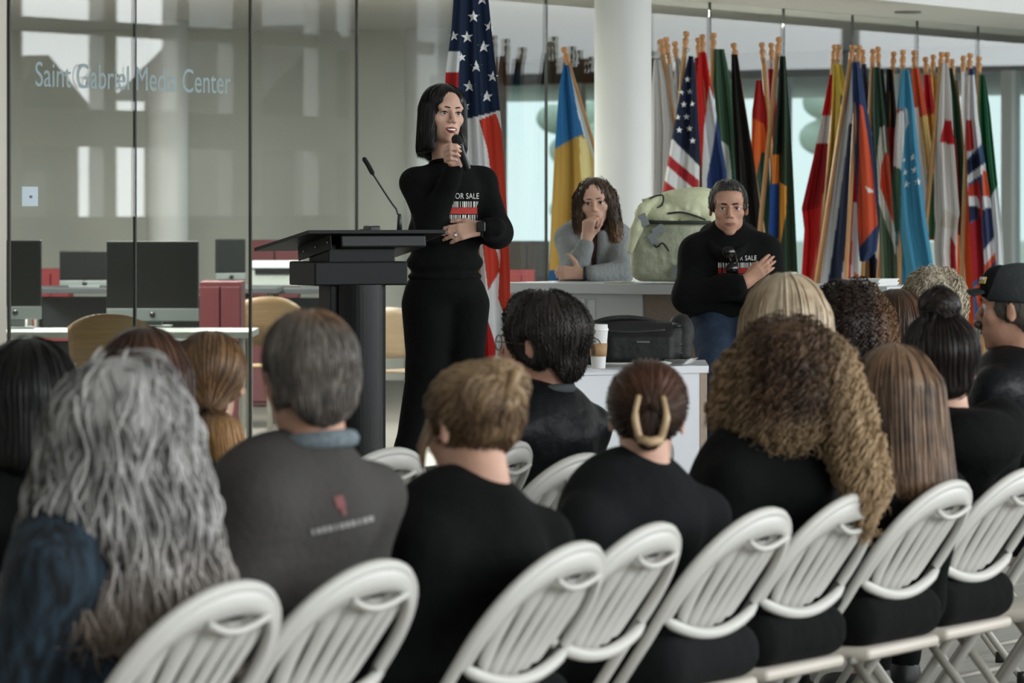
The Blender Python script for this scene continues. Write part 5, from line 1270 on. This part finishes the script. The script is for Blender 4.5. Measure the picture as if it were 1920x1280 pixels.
# outside: trees and houses mirrored in the glass and seen pale through the far windows
M_leaf = mat('pale_leaves', (176, 190, 176), .8, var=.25, vscale=1.2)
M_bark = mat('bark', (96, 84, 72), .9, var=.2)
def tree(label, x, y, h, seed):
    rg = random.Random(seed); t = thing('garden_tree', label, 'tree', (x, y, -.07), rg.uniform(0, 6), 'trees outside the far windows')
    tube('trunk', [Vector((0, 0, 0)), Vector((.1, 0, h*.3)), Vector((0, .1, h*.6))], [.16, .12, .07], M_bark, t)
    Solid([el((rg.uniform(-1, 1)*h*.2, rg.uniform(-1, 1)*h*.2, h*.3+rg.random()*h*.55), (h*.09, h*.09, h*.07)) for _ in range(60)], .07, (), .03).build('crown', M_leaf, t)
for i, (x, y, h, lab) in enumerate(((1.5, 66, 3.4, 'pale broad tree outside the facade behind the column'), (6.0, 70, 4.2, 'tall pale tree outside the facade behind the seated man'), (10.5, 62, 3.4, 'small pale tree outside the facade behind the union style flag'), (3.6, 74, 3.0, 'low pale tree outside between two taller trees'))): tree(lab, x, y, h, i)
def house(label, t_, n_, w, d, h, r, col):
    o = thing('gabled_house', label, 'house', G(t_, n_), ANG)
    m = mat('house_'+str(col[0]), col, .9, var=.05)
    box('walls', (0, 0, h/2), (w, d, h), m, o)
    T = Matrix.Translation((0, 0, h)); V = [Vector((-w/2-.3, -d/2-.3, h)), Vector((w/2+.3, -d/2-.3, h)), Vector((w/2+.3, d/2+.3, h)), Vector((-w/2-.3, d/2+.3, h)), Vector((0, -d/2-.3, h+r)), Vector((0, d/2+.3, h+r))]
    mesh('roof', V, [(0, 1, 4), (3, 5, 2), (0, 4, 5, 3), (1, 2, 5, 4), (0, 3, 2, 1)], mat('roof_grey', (92, 92, 90), .9, var=.1), o)
    box('door_panel', (0, d/2+.02, h*.42), (w*.3, .05, h*.8), M_white, o)
house('small gabled porch outside the long window wall', 45.0, 5.6, 2.6, 1.6, 2.7, .95, (140, 138, 132))
house('grey gabled shed outside the long window wall', 39.2, 5.6, 2.0, 1.4, 2.2, .9, (150, 146, 138))
# ------------------------------------------------------------------ the seated audience
M_tweed = bpy.data.materials.new('cloth_blue_tweed'); M_tweed.use_nodes = True
_nt = M_tweed.node_tree; _p = _nt.nodes['Principled BSDF']; _p.inputs['Roughness'].default_value = .95; _tc = _nt.nodes.new('ShaderNodeTexCoord')
_n = _nt.nodes.new('ShaderNodeTexNoise'); _n.inputs['Scale'].default_value = 55; _n.inputs['Detail'].default_value = 6
_mp = _nt.nodes.new('ShaderNodeMapping'); _mp.inputs['Scale'].default_value = (1, 1, .25); _r = _nt.nodes.new('ShaderNodeValToRGB')
_r.color_ramp.elements[0].position = .38; _r.color_ramp.elements[0].color = srgb(14, 18, 22); _r.color_ramp.elements[1].position = .66; _r.color_ramp.elements[1].color = srgb(44, 62, 76)
_b = _nt.nodes.new('ShaderNodeBump'); _b.inputs['Strength'].default_value = .6; _b.inputs['Distance'].default_value = .01
for a_, b_ in ((_tc.outputs['Object'], _mp.inputs['Vector']), (_mp.outputs['Vector'], _n.inputs['Vector']), (_n.outputs['Fac'], _r.inputs['Fac']), (_r.outputs['Color'], _p.inputs['Base Color']), (_n.outputs['Fac'], _b.inputs['Height']), (_b.outputs['Normal'], _p.inputs['Normal'])): _nt.links.new(a_, b_)
M_vest = cloth('charcoal_vest', (72, 70, 68), bump=.2, bscale=60, var=.06)
M_check = mat('check_collar', (108, 120, 126), .8, var=.35, vscale=90, bump=.3, bscale=200)
M_blk2 = cloth('black_cotton', (13, 14, 14), bump=.45, bscale=16)
M_char = cloth('charcoal_cotton', (24, 26, 27), bump=.4, bscale=16)
M_leather = cloth('black_jacket', (20, 23, 25), bump=.4, bscale=18, rough=.45)
M_slate = cloth('slate_tee', (58, 66, 72), bump=.3, bscale=20)
SK2 = skin('light', (202, 160, 138)); SK3 = skin('ruddy', (192, 146, 124))
CHYAW = math.radians(58)
def seated(label, loc, hx, hy, D, hyaw=5, hpitch=0, hroll=0, k=1.0, byaw=56, w=.175, top=None, legs=M_blackpants, sk=None, girth=1.0, ears=True, male=False, extra=None, sleeves=True, neck=True, name='person', fwd=0.0, drop=.065):
    s = F/D; th = math.radians(byaw); fb = Vector((-math.sin(th), math.cos(th), 0)); lat = Vector((math.cos(th), math.sin(th), 0))
    t = thing('person', label, 'person', (loc[0], loc[1], 0), 0, 'seated audience'); o = Vector((loc[0], loc[1], 0))
    hc = px(hx, hy, s)-o; hd = Frame(hc, rotm(hyaw, hpitch, hroll), k)
    cf = Vector((-math.sin(CHYAW), math.cos(CHYAW), 0)); pel = Vector((0, 0, .525))+cf*.07+fb*fwd
    nb = hd.p(0, -.035, -.145); nb.z = hc.z-.150*k
    mid = pel.lerp(nb, .55)+cf*.035; ch = pel.lerp(nb, .78)+cf*.03
    Y = Matrix.Rotation(th, 3, 'Z')
    shL = nb-lat*w-Vector((0, 0, drop))+fb*.0; shR = nb+lat*w-Vector((0, 0, drop))
    body = head_prims(hd, male, ears)+[rc(hd.p(0, -.022, -.05), .050*k, nb+Vector((0, 0, .0)), .055), el(ch, (.15, .09, .15), Y), el(mid, (.14, .10, .16), Y), el(pel, (.12, .085, .06), Y), rc(shL, .036, shR, .036)]
    jl = {}
    for sd, sh in ((-1, shL), (1, shR)):
        e = sh+Vector((0, 0, -.26))+fb*.10+lat*sd*.035; wv = e+fb*.20-lat*sd*.12+Vector((0, 0, -.02)); wv.z = max(wv.z, .64)
        jl[sd] = (sh, e, wv); body += chain([sh, e, wv], [.04, .034, .024])
        body += hand_prims(wv, fb-lat*sd*.3, (0, 0, -1), -lat*sd, .95, curl=(20, 25, 20))
        hp = pel+lat*sd*.09; kn = hp+fb*.42; kn.z = .50; an = kn+fb*.02; an.z = .09
        jl[sd*2] = (hp, kn, an); body += chain([hp, kn, an, an+fb*.13-Vector((0, 0, .05))], [.062, .046, .032, .026])
    fine = [(np.array(hc)-.13, np.array(hc)+.13, .0085)]
    Solid(body, .017, fine, .016).build('body', sk or SK2, t)
    g = girth
    gar = [el(ch+Vector((0, 0, .01)), (.178*g, .125*g, .155), Y), el(mid, (.160*g, .120*g, .17), Y), el(pel+Vector((0, 0, .03)), (.165*g, .125*g, .11), Y), rc(nb+Vector((0, 0, -.035)), .060, shL+lat*.015, .052), rc(nb+Vector((0, 0, -.035)), .060, shR-lat*.015, .052), rc(nb+Vector((0, 0, -.012)), .060, nb+Vector((0, 0, -.07)), .11)]
    for sd in (-1, 1):
        sh, e, wv = jl[sd]; gar += chain([sh, e, wv] if sleeves else [sh, sh.lerp(e, .55)], [.052, .052, .038] if sleeves else [.052, .052], k=.05)
    gar.append(rb(Vector((0, 0, .506))+cf*.03, (.198, .188, .058), .05, Matrix.Rotation(CHYAW, 3, 'Z'), k=.03))
    if extra: gar += extra(hd, nb, fb, lat, Y)
    S = Solid(gar, .0125, (), .045); topo = S.build('top', top or M_blk2, t); S.obj = topo
    lg = [el(pel, (.155*g, .115*g, .08), Y)]
    for sd in (-2, 2):
        hp, kn, an = jl[sd]; lg += chain([hp, kn, an+Vector((0, 0, .02))], [.092, .068, .048])
    Solid(lg, .016, (), .025).build('trousers', legs, t)
    for sd in (-2, 2):
        an = jl[sd][2]; Solid(chain([an+Vector((0, 0, -.01)), an+Vector((0, 0, -.04)), an+fb*.15+Vector((0, 0, -.05))], [.046, .046, .036]), .014, (), .012).build('shoe', mat('black_trainer', (22, 22, 24), .5), t)
    if neck: na_ = hd.p(0, -.022, -.05); tori(t, 'collar', nb.lerp(na_, .10), na_-nb, .062, .010, top or M_blk2, 20); t.children[-1].parent = topo
    return t, hd, nb, fb, lat, S
def cap(h, t=.012, tt=None): return [h.el((0, -.018, .038), (.074+t, .095+t, .080+(tt or t))), h.el((0, .018, .058), (.060+t*.6, .062+t*.5, .050+t))]
def facecut(h): return [h.el((0, .118, -.05), (.062, .066, .10), sub=True, k=.014), h.el((0, .112, .03), (.052, .040, .045), sub=True, k=.014)]
def down(h, out=3.0): 
    c = h.p(0, 0, .12)
    return lambda p: ((p.x-c.x)*out, (p.y-c.y)*out, -1)
def toward(h, *pt):
    c = h.p(*pt); return lambda p: tuple(c-p)
def extra_chair(key, loc, th, label):
    r = dup(chair0); r.location = loc; r.rotation_euler = (0, 0, th); r['label'] = label; r['group'] = gB
def ground(hx, D, byaw, back=.0):
    """where someone whose head shows in column hx at distance D sits"""
    p = Vector(((hx-960)*D/F, D, 0)); return p-Vector((-math.sin(math.radians(byaw)), math.cos(math.radians(byaw)), 0))*back

# -- back row
L = CH[1][0]
t, hd, nb, *_ = seated('seated person with long wavy grey hair and a blue tweed jacket', L, 226, 822, 7.36, 8, -4, 0, 1.0, 48, .165, M_tweed, girth=1.02)
cz = hd.c.z
hp = cap(hd, .022)+curtain(hd, -112, 112, 17, .076, .080, .03, lambda f: -.28-.06*f, .032, .034, cy=-.02, flare=2.0, flare_y=1.15, k=.02)+facecut(hd)
make_hair('hair', hp, hair_mat('hair_grey', (62, 60, 60), (206, 204, 200), (120, 98, 80)), t, down(hd, 2.2), n=1700, L=.26, rad=.0026, M=10, frizz=.016, free=2, h=.010, k=.02, seed=11, wave=.014, freq=1.3, tipfn=lambda q: float(np.clip((cz-.14-q[2])/.25, 0, .75)))
L = CH[2][0]
t, hd, nb, fb, lat, S = seated('seated man with short greying hair in a charcoal vest with a checked collar', L, 578, 712, 7.80, 24, 2, -4, 1.02, 54, .165, M_vest, sk=SK3, male=True, girth=1.08, neck=False)
na_ = hd.p(0, -.022, -.05); tori(t, 'shirt_collar', nb.lerp(na_, .42), na_-nb, .060, .017, M_check, 24)
hp = cap(hd, .008)+[hd.el((.066, -.02, .0), (.018, .045, .045), k=.015), hd.el((-.066, -.02, .0), (.018, .045, .045), k=.015), hd.el((0, -.075, -.03), (.06, .035, .045), k=.02)]+[hd.el((0, .122, .0), (.07, .066, .085), sub=True, k=.014), hd.el((.094, .0, -.012), (.028, .030, .042), sub=True, k=.008), hd.el((-.094, .0, -.012), (.028, .030, .042), sub=True, k=.008)]
make_hair('hair', hp, hair_mat('hair_manbrown', (46, 43, 41), (128, 120, 112), (150, 112, 80)), t, down(hd, 2), n=1900, L=.045, rad=.0012, M=5, frizz=.003, free=1, h=.008, k=.014, seed=12, tipfn=lambda q: float(np.clip((Vector(q)-hd.p(.02, -.03, .11)).length*-14+1.0, 0, .85)))
bv = BVHTree.FromPolygons(S.V.tolist(), S.Q.tolist()); o = Vector(t.location)
M_pr = mat('vest_print', (150, 148, 146), .8); M_pr2 = mat('vest_emblem', (128, 78, 80), .8)
def backprint(name, x, y, wpx, hpx, m, ang=0.0):
    s = F/7.75; me = bpy.data.meshes.new(name); bm = bmesh.new(); vs = [bm.verts.new((a*wpx/s/2, b*hpx/s/2, 0)) for a, b in ((-1, -1), (1, -1), (1, 1), (-1, 1))]; bm.faces.new(vs); bm.to_mesh(me); bm.free(); subdivide(me, 3)
    wrap(me, Matrix.Translation(px(x, y, s)-o) @ Matrix.Rotation(math.pi/2, 4, 'X') @ Matrix.Rotation(ang, 4, 'Z'), bv, (0, 1, 0), .003); link(name, me, m, S.obj)
for i in range(11): backprint('lettering', 592+i*10.5, 989-i*1.9, 8.5 if i % 4 else 5, 11, M_pr, .18)
backprint('emblem', 641, 935, 16, 22, M_pr2, .3); backprint('emblem', 648, 952, 8, 14, M_pr2, .3)
L = CH[3][0]
t, hd, nb, *_ = seated('seated person with a loose blonde bun in a black top', L, 884, 808, 8.18, 38, -10, 4, .98, 48, .165, M_blk2)
hp = cap(hd, .009)+[hd.el((.018, -.066, .078), (.060, .056, .050), k=.008), hd.el((-.03, -.088, .045), (.045, .040, .045), k=.008), hd.el((0, -.075, -.02), (.045, .03, .045), k=.02)]+facecut(hd)+[hd.el((sx*.096, .004, -.022), (.032, .044, .050), sub=True, k=.008) for sx in (1, -1)]+[hd.el((0, -.105, -.075), (.09, .06, .045), sub=True, k=.012)]
make_hair('hair', hp, hair_mat('hair_darkblonde', (58, 44, 35), (150, 122, 92), (188, 160, 124)), t, toward(hd, .0, -.085, .085), n=1700, L=.11, rad=.0016, M=8, frizz=.006, free=1, h=.009, k=.016, seed=13, wave=.005, freq=1.5, tipfn=lambda q: float(np.clip((q[2]-hd.c.z-.06)/.09, 0, .7)))
_r = random.Random(4)
_bun = hair_mat('hair_bun', (74, 56, 42), (176, 146, 108), (188, 160, 124))
for i in range(9):
    ax_ = Vector((_r.uniform(-1, 1), _r.uniform(-.6, .6), _r.uniform(-.4, 1))).normalized(); a_ = ax_.orthogonal().normalized(); b_ = ax_.cross(a_); c_ = Vector((.008+_r.uniform(-.02, .02), -.080+_r.uniform(-.014, .01), .070+_r.uniform(-.02, .014))); R_ = _r.uniform(.030, .044)
    tube('bun_twist', [hd.p(*(c_+(a_*math.cos(q)+b_*math.sin(q))*R_)) for q in np.linspace(_r.uniform(0, 3), 5.2+_r.uniform(0, 2), 16)], [.003]+[.0105]*14+[.003], _bun, t, 8)
tube('hair_wisp', [hd.p(-.07, .03, .02), hd.p(-.085, .05, -.03), hd.p(-.08, .055, -.07)], [.012, .010, .003], hair_mat('hair_darkblonde', (70, 54, 42), (150, 118, 84)), t, 8)
L = CH[5][0]
t, hd, nb, *_ = seated('seated person with brown hair twisted up in a tan hair claw', L, 1212, 788, 9.05, 2, -6, 2, .96, 44, .18, M_char)
hp = cap(hd, .014)+[hd.el((0, -.100, .0), (.040, .030, .075)), hd.el((.0, -.085, .05), (.05, .035, .045))]+facecut(hd)+[hd.el((sx*.094, .016, -.03), (.02, .026, .04), sub=True, k=.008) for sx in (1, -1)]
make_hair('hair', hp, hair_mat('hair_brown', (34, 24, 20), (78, 54, 40), (96, 60, 40)), t, toward(hd, 0, -.12, .02), n=1600, L=.10, rad=.0014, M=7, frizz=.004, free=1, h=.009, k=.014, seed=14, tipfn=lambda q: float(np.clip((q[2]-hd.c.z-.02)/.1, 0, .6)))
M_claw = mat('claw_tan', (186, 158, 122), .35, var=.2, vscale=40)
for sx in (1, -1): tube('hair_claw', spline([hd.p(sx*.026, -.128, .045), hd.p(sx*.034, -.145, .0), hd.p(sx*.024, -.142, -.045)], 5), [.006]*5+[.008]*5+[.009], M_claw, t, 8)
tube('hair_claw', [hd.p(-.026, -.143, -.048), hd.p(0, -.150, -.055), hd.p(.026, -.143, -.048)], .010, M_claw, t, 8)
L = CH[6][0]
t, hd, nb, *_ = seated('seated person with a mass of long honey brown curls over a black hoodie', L, 1474, 718, 9.48, -6, 0, 0, 1.0, 44, .175, M_blk2)
def wp(x, y, dy=0.0):
    D = 9.48+dy; return Vector(((x-960)*D/F-t.location.x, D-t.location.y, H-(y-YH)*D/F))
hp = cap(hd, .030)+curtain(hd, -105, 105, 15, .076, .078, .03, -.085, .042, .034, cy=-.02, flare=1.25, k=.02)+facecut(hd)
hp += chain([wp(1545, 690, -.04), wp(1578, 780, -.08), wp(1605, 850, -.10), wp(1622, 910, -.12), wp(1618, 965, -.12)], [.062, .056, .048, .040, .020], k=.03)+chain([wp(1375, 700, 0), wp(1362, 770, -.0), wp(1370, 815, 0)], [.035, .026, .010], k=.03)
cz = hd.c.z; cx = hd.c.x
make_hair('hair', hp, hair_mat('hair_curlbrown', (34, 25, 20), (104, 80, 60), (184, 156, 120)), t, down(hd, 1.5), n=2100, L=.15, rad=.0017, M=7, frizz=.012, free=2, h=.010, k=.02, seed=15, curl=.010, freq=3.2, tipfn=lambda q: float(np.clip(max((cz-.05-q[2])/.14, (abs(q[0]-cx)-.075)*12), 0, .85)))
L = CH[7][0]
t, hd, nb, *_ = seated('seated person with straight highlighted brown hair in a black top', L, 1678, 756, 9.93, 4, -6, -2, 1.0, 48, .17, M_blk2)
hp = cap(hd, .020)+curtain(hd, -115, 115, 19, .076, .082, .03, lambda f: -.185-.03*f, .032, .026, cy=-.02, flare=1.32, k=.016)+facecut(hd)
make_hair('hair', hp, hair_mat('hair_highlight', (34, 25, 20), (146, 116, 90)), t, down(hd, 3), n=1700, L=.24, rad=.0015, M=9, frizz=.004, free=1, h=.009, k=.016, seed=16)
L = CH[8][0]
hoodx = lambda hd, nb, fb, lat, Y: [el(nb-fb*.10+Vector((0, 0, -.02)), (.15, .08, .075), Y), el(nb-fb*.06+lat*.12+Vector((0, 0, .02)), (.06, .07, .06), Y)]
t, hd, nb, *_ = seated('seated person with a dark top bun and a thick black hoodie', L, 1764, 690, 10.4, 8, -4, -4, 1.0, 46, .185, M_blk2, girth=1.08, extra=hoodx)
hp = cap(hd, .016)+[hd.el((0, -.045, .150), (.050, .048, .042), k=.006), hd.el((0, -.08, -.03), (.055, .03, .05), k=.02)]+facecut(hd)+[hd.el((sx*.094, .020, -.03), (.02, .026, .04), sub=True, k=.008) for sx in (1, -1)]
make_hair('hair', hp, hair_mat('hair_espresso', (18, 15, 14), (46, 37, 33)), t, toward(hd, 0, -.045, .15), n=1500, L=.10, rad=.0015, M=7, frizz=.006, free=1, h=.009, k=.014, seed=17)
# -- forward rows
def member(label, hx, hy, D, chair_label, **kw):
    by = 58; L = CH[chair_label][0] if chair_label in CH else ground(hx, D, by, .10)
    if chair_label not in CH: extra_chair(None, L, math.radians(by), chair_label)
    return seated(label, L, hx, hy, D, **kw)
t, hd, nb, *_ = member('seated person with a thick black bob and black top beside the grey haired person', 52, 764, 8.9, 'white folding chair under the person with the black bob', hyaw=10, k=1.02, byaw=48, sk=SK3)
hp = cap(hd, .026)+curtain(hd, -108, 108, 15, .078, .082, .03, -.10, .036, .030, cy=-.02, flare=1.18, k=.016)+facecut(hd)
make_hair('hair', hp, hair_mat('hair_jet', (8, 8, 8), (20, 19, 19)), t, down(hd), n=900, L=.16, rad=.0016, M=7, frizz=.004, h=.010, k=.016, seed=21)
t, hd, nb, *_ = member('seated person with a smooth brown bob in front of the grey haired person', 272, 730, 9.35, 'white folding chair under the person with the brown bob', hyaw=-6, k=1.0, byaw=48, top=M_blk2)
hp = cap(hd, .020)+curtain(hd, -108, 108, 15, .076, .080, .03, -.11, .030, .024, cy=-.02, flare=1.15, k=.016)+facecut(hd)
make_hair('hair', hp, hair_mat('hair_chestnut', (38, 27, 22), (84, 58, 44)), t, down(hd), n=1100, L=.18, rad=.0015, M=8, frizz=.003, h=.009, k=.016, seed=22)
t, hd, nb, *_ = member('seated person with a low blonde ponytail and slate shirt', 394, 722, 10.07, 'b4', hyaw=2, k=.96, byaw=48, top=M_slate)
def tl(x, y, dy=0.0):
    D = 10.0+dy; return Vector(((x-960)*D/F-t.location.x, D-t.location.y, H-(y-YH)*D/F))
hp = cap(hd, .014)+[hd.el((0, -.085, -.04), (.045, .035, .045))]+facecut(hd)+[hd.el((sx*.092, .016, -.03), (.02, .026, .04), sub=True, k=.008) for sx in (1, -1)]
tiept = hd.p(0, -.118, -.062)
tail = chain([tiept, tl(420, 810, -.07), tl(432, 860, -.08), tl(428, 905, -.08)], [.018, .040, .038, .012], k=.01)
cz = tiept.z
def pony(p): return tuple(tiept-p) if p.z > tiept.z-.005 else (.15, 0, -1)
make_hair('hair', hp+tail, hair_mat('hair_pony', (74, 56, 42), (146, 112, 78), (196, 150, 98)), t, pony, n=1600, L=.13, rad=.0015, M=8, frizz=.003, h=.008, k=.012, seed=23, tipfn=lambda q: float(np.clip((cz-q[2])/.06, 0, .8)))
tori(t, 'hair_tie', tiept, (0, .3, 1), .018, .006, M_blk2, 14)
t, hd, nb, fb, lat, S = member('seated man with thick dark hair and glasses in a black jacket', 1012, 648, 11.9, 'white folding chair under the dark haired man with glasses', hyaw=64, hpitch=2, k=1.11, byaw=52, w=.19, top=M_leather, sk=SK3, male=True, girth=1.08, neck=False)
na_ = hd.p(0, -.022, -.05); tori(t, 'shirt_collar', nb.lerp(na_, .40), na_-nb, .060, .016, mat('grey_collar', (70, 76, 78), .8), 22)
hp = cap(hd, .022)+[hd.el((.064, -.03, .0), (.022, .05, .055), k=.015), hd.el((-.064, -.03, .0), (.022, .05, .055), k=.015), hd.el((0, -.085, -.04), (.06, .03, .045), k=.02), hd.el((0, .03, .10), (.06, .05, .03))]+[hd.el((0, .116, -.01), (.085, .074, .085), sub=True, k=.014)]+[hd.el((sx*.096, .002, -.014), (.028, .030, .042), sub=True, k=.008) for sx in (1, -1)]
make_hair('hair', hp, hair_mat('hair_darkman', (22, 20, 19), (58, 52, 48)), t, down(hd, 2.5), n=1700, L=.055, rad=.0014, M=5, frizz=.006, free=1, h=.009, k=.014, seed=24, wave=.004)
eyes(hd, t, M_eye_brown, (0, 0), False, M_brow, .024, .003, browlift=.001); lips_closed(hd, t, mat('lip_pale', (150, 100, 88), .55), .024)
M_fr = mat('glasses_brass', (92, 78, 56), .3, .5)
for sx in (1, -1):
    tori(t, 'glasses_rim', hd.p(sx*.033, .098, .004), hd.R @ Vector((0, 1, 0)), .021, .0018, M_fr, 18)
    tube('glasses_temple', [hd.p(sx*.055, .096, .008), hd.p(sx*.078, .06, .008), hd.p(sx*.080, -.01, .006)], .0022, M_fr, t, 6)
t, hd, nb, *_ = member('seated person with long straight pale blonde hair', 1468, 616, 11.2, 'white folding chair under the person with pale blonde hair', hyaw=18, k=1.05, byaw=50, top=M_blk2)
hp = cap(hd, .022)+curtain(hd, -112, 112, 17, .078, .084, .03, lambda f: -.22-.05*f, .032, .028, cy=-.02, flare=1.45, k=.016)+facecut(hd)
make_hair('hair', hp, hair_mat('hair_blonde', (140, 116, 86), (226, 210, 184)), t, down(hd, 3), n=1500, L=.26, rad=.0015, M=10, frizz=.005, free=1, h=.009, k=.016, seed=25)
t, hd, nb, *_ = member('seated person with tight dark brown curls beside the pale blonde hair', 1592, 620, 12.0, 'white folding chair under the person with tight dark curls', hyaw=-10, k=1.0, byaw=50, top=M_blk2)
cx = hd.c.x; hp = cap(hd, .026)+curtain(hd, -108, 108, 13, .078, .080, .03, -.17, .040, .036, cy=-.02, flare=1.35, k=.02)+facecut(hd)
make_hair('hair', hp, hair_mat('hair_darkcurl', (22, 17, 15), (60, 44, 36), (132, 96, 66)), t, down(hd, 2), n=1700, L=.10, rad=.0016, M=6, frizz=.012, free=2, h=.010, k=.02, seed=26, curl=.009, freq=3, tipfn=lambda q: float(np.clip((q[0]-cx-.05)*11, 0, .75)))
t, hd, nb, *_ = member('seated person with plain brown hair glimpsed behind the top bun', 1682, 622, 13.0, 'white folding chair under the person glimpsed behind the top bun', hyaw=0, k=.98, byaw=50, top=M_blk2)
hp = cap(hd, .016)+curtain(hd, -108, 108, 13, .076, .080, .03, -.14, .030, .026, cy=-.02, flare=1.2, k=.016)+facecut(hd)
make_hair('hair', hp, hair_mat('hair_midbrown', (48, 34, 26), (96, 68, 50)), t, down(hd), n=900, L=.18, rad=.0016, M=8, frizz=.003, h=.010, k=.016, seed=27)
t, hd, nb, *_ = member('seated person with short tousled ash blonde hair', 1752, 585, 13.9, 'white folding chair under the person with tousled ash hair', hyaw=-4, k=1.0, byaw=50, top=M_char)
hp = cap(hd, .024)+[hd.el((0, -.08, -.03), (.065, .035, .05), k=.02), hd.el((.066, -.02, .0), (.024, .05, .05), k=.02), hd.el((-.066, -.02, .0), (.024, .05, .05), k=.02)]+facecut(hd)
make_hair('hair', hp, hair_mat('hair_ash', (128, 112, 88), (214, 204, 184)), t, down(hd, 3), n=1500, L=.075, rad=.0016, M=6, frizz=.012, free=2, h=.009, k=.016, seed=28, curl=.007, freq=1.6)
# man in the cap, seen from the side
t, hd, nb, fb, lat, S = member('seated man in a dark grey baseball cap and black jacket', 1904, 582, 12.35, 'white folding chair under the man in the cap', hyaw=66, hpitch=4, k=1.05, byaw=56, w=.19, top=M_leather, sk=SK3, male=True, girth=1.1)
hp = [hd.el((0, -.02, .01), (.080, .098, .060)), hd.el((0, -.06, -.02), (.07, .05, .05))]+[hd.el((0, .11, -.02), (.09, .085, .11), sub=True, k=.012)]+[hd.el((sx*.096, .002, -.014), (.028, .030, .042), sub=True, k=.008) for sx in (1, -1)]
make_hair('hair', hp, hair_mat('hair_cropped', (58, 54, 50), (112, 106, 100)), t, down(hd, 2), n=900, L=.03, rad=.0011, M=4, frizz=.002, h=.008, k=.012, seed=29)
make_hair('moustache', [hd.el((0, .098, -.046), (.030, .012, .010))], hair_mat('hair_cropped', (58, 54, 50), (112, 106, 100)), t, lambda p: (0, 0, -1), n=120, L=.02, rad=.0011, M=4, h=.005, k=.006, seed=30)
eyes(hd, t, M_eye_grey, (0, 0), False, M_brow, .024, .003, browlift=.001); lips_closed(hd, t, mat('lip_pale', (150, 100, 88), .55), .024)
cp_ = thing('baseball_cap', 'dark grey baseball cap with a small yellow patch worn by a seated man', 'cap', t.location)
M_cap = cloth('cap_grey', (62, 66, 68), bump=.2, bscale=80); M_capb = cloth('cap_black', (20, 22, 22), bump=.2, bscale=80)
Solid([hd.el((0, -.012, .052), (.090, .110, .080)), hd.el((0, -.012, -.04), (.2, .2, .068), sub=True, k=.006)], .008, (), .012).build('crown', M_cap, cp_)
Solid([hd.el((0, .050, .062), (.074, .052, .060)), hd.el((0, -.012, -.04), (.2, .2, .068), sub=True, k=.006)], .008, (), .012).build('front_panel', M_capb, cp_)
V, Fc = [], []
for i in range(13):
    a = -1.15+2.3*i/12
    for j in range(6): f = j/5; V.append(hd.p(math.sin(a)*(.078+.006*f), .055+math.cos(a)*.03+f*.052*math.cos(a*.8), .034-.012*f+.022*math.cos(a)-.0*f))
for i in range(12):
    for j in range(5): q = i*6+j; Fc.append((q, q+1, q+7, q+6))
bo_ = mesh('brim', V, Fc, M_cap, cp_, True); bo_.modifiers.new('thick', 'SOLIDIFY').thickness = .004
nrm = Vector((-.72, .64, .28)); Mp = (hd.R @ nrm).to_track_quat('X', 'Z').to_matrix()
pt = box('patch', hd.p(-.062, .079, .078), (.004, .030, .020), mat('patch_yellow', (196, 176, 96), .7), cp_, Mp, .001)
box('patch_mark', hd.p(-.064, .081, .083), (.004, .022, .008), mat('patch_white', (216, 216, 210), .7), pt, Mp, .001)
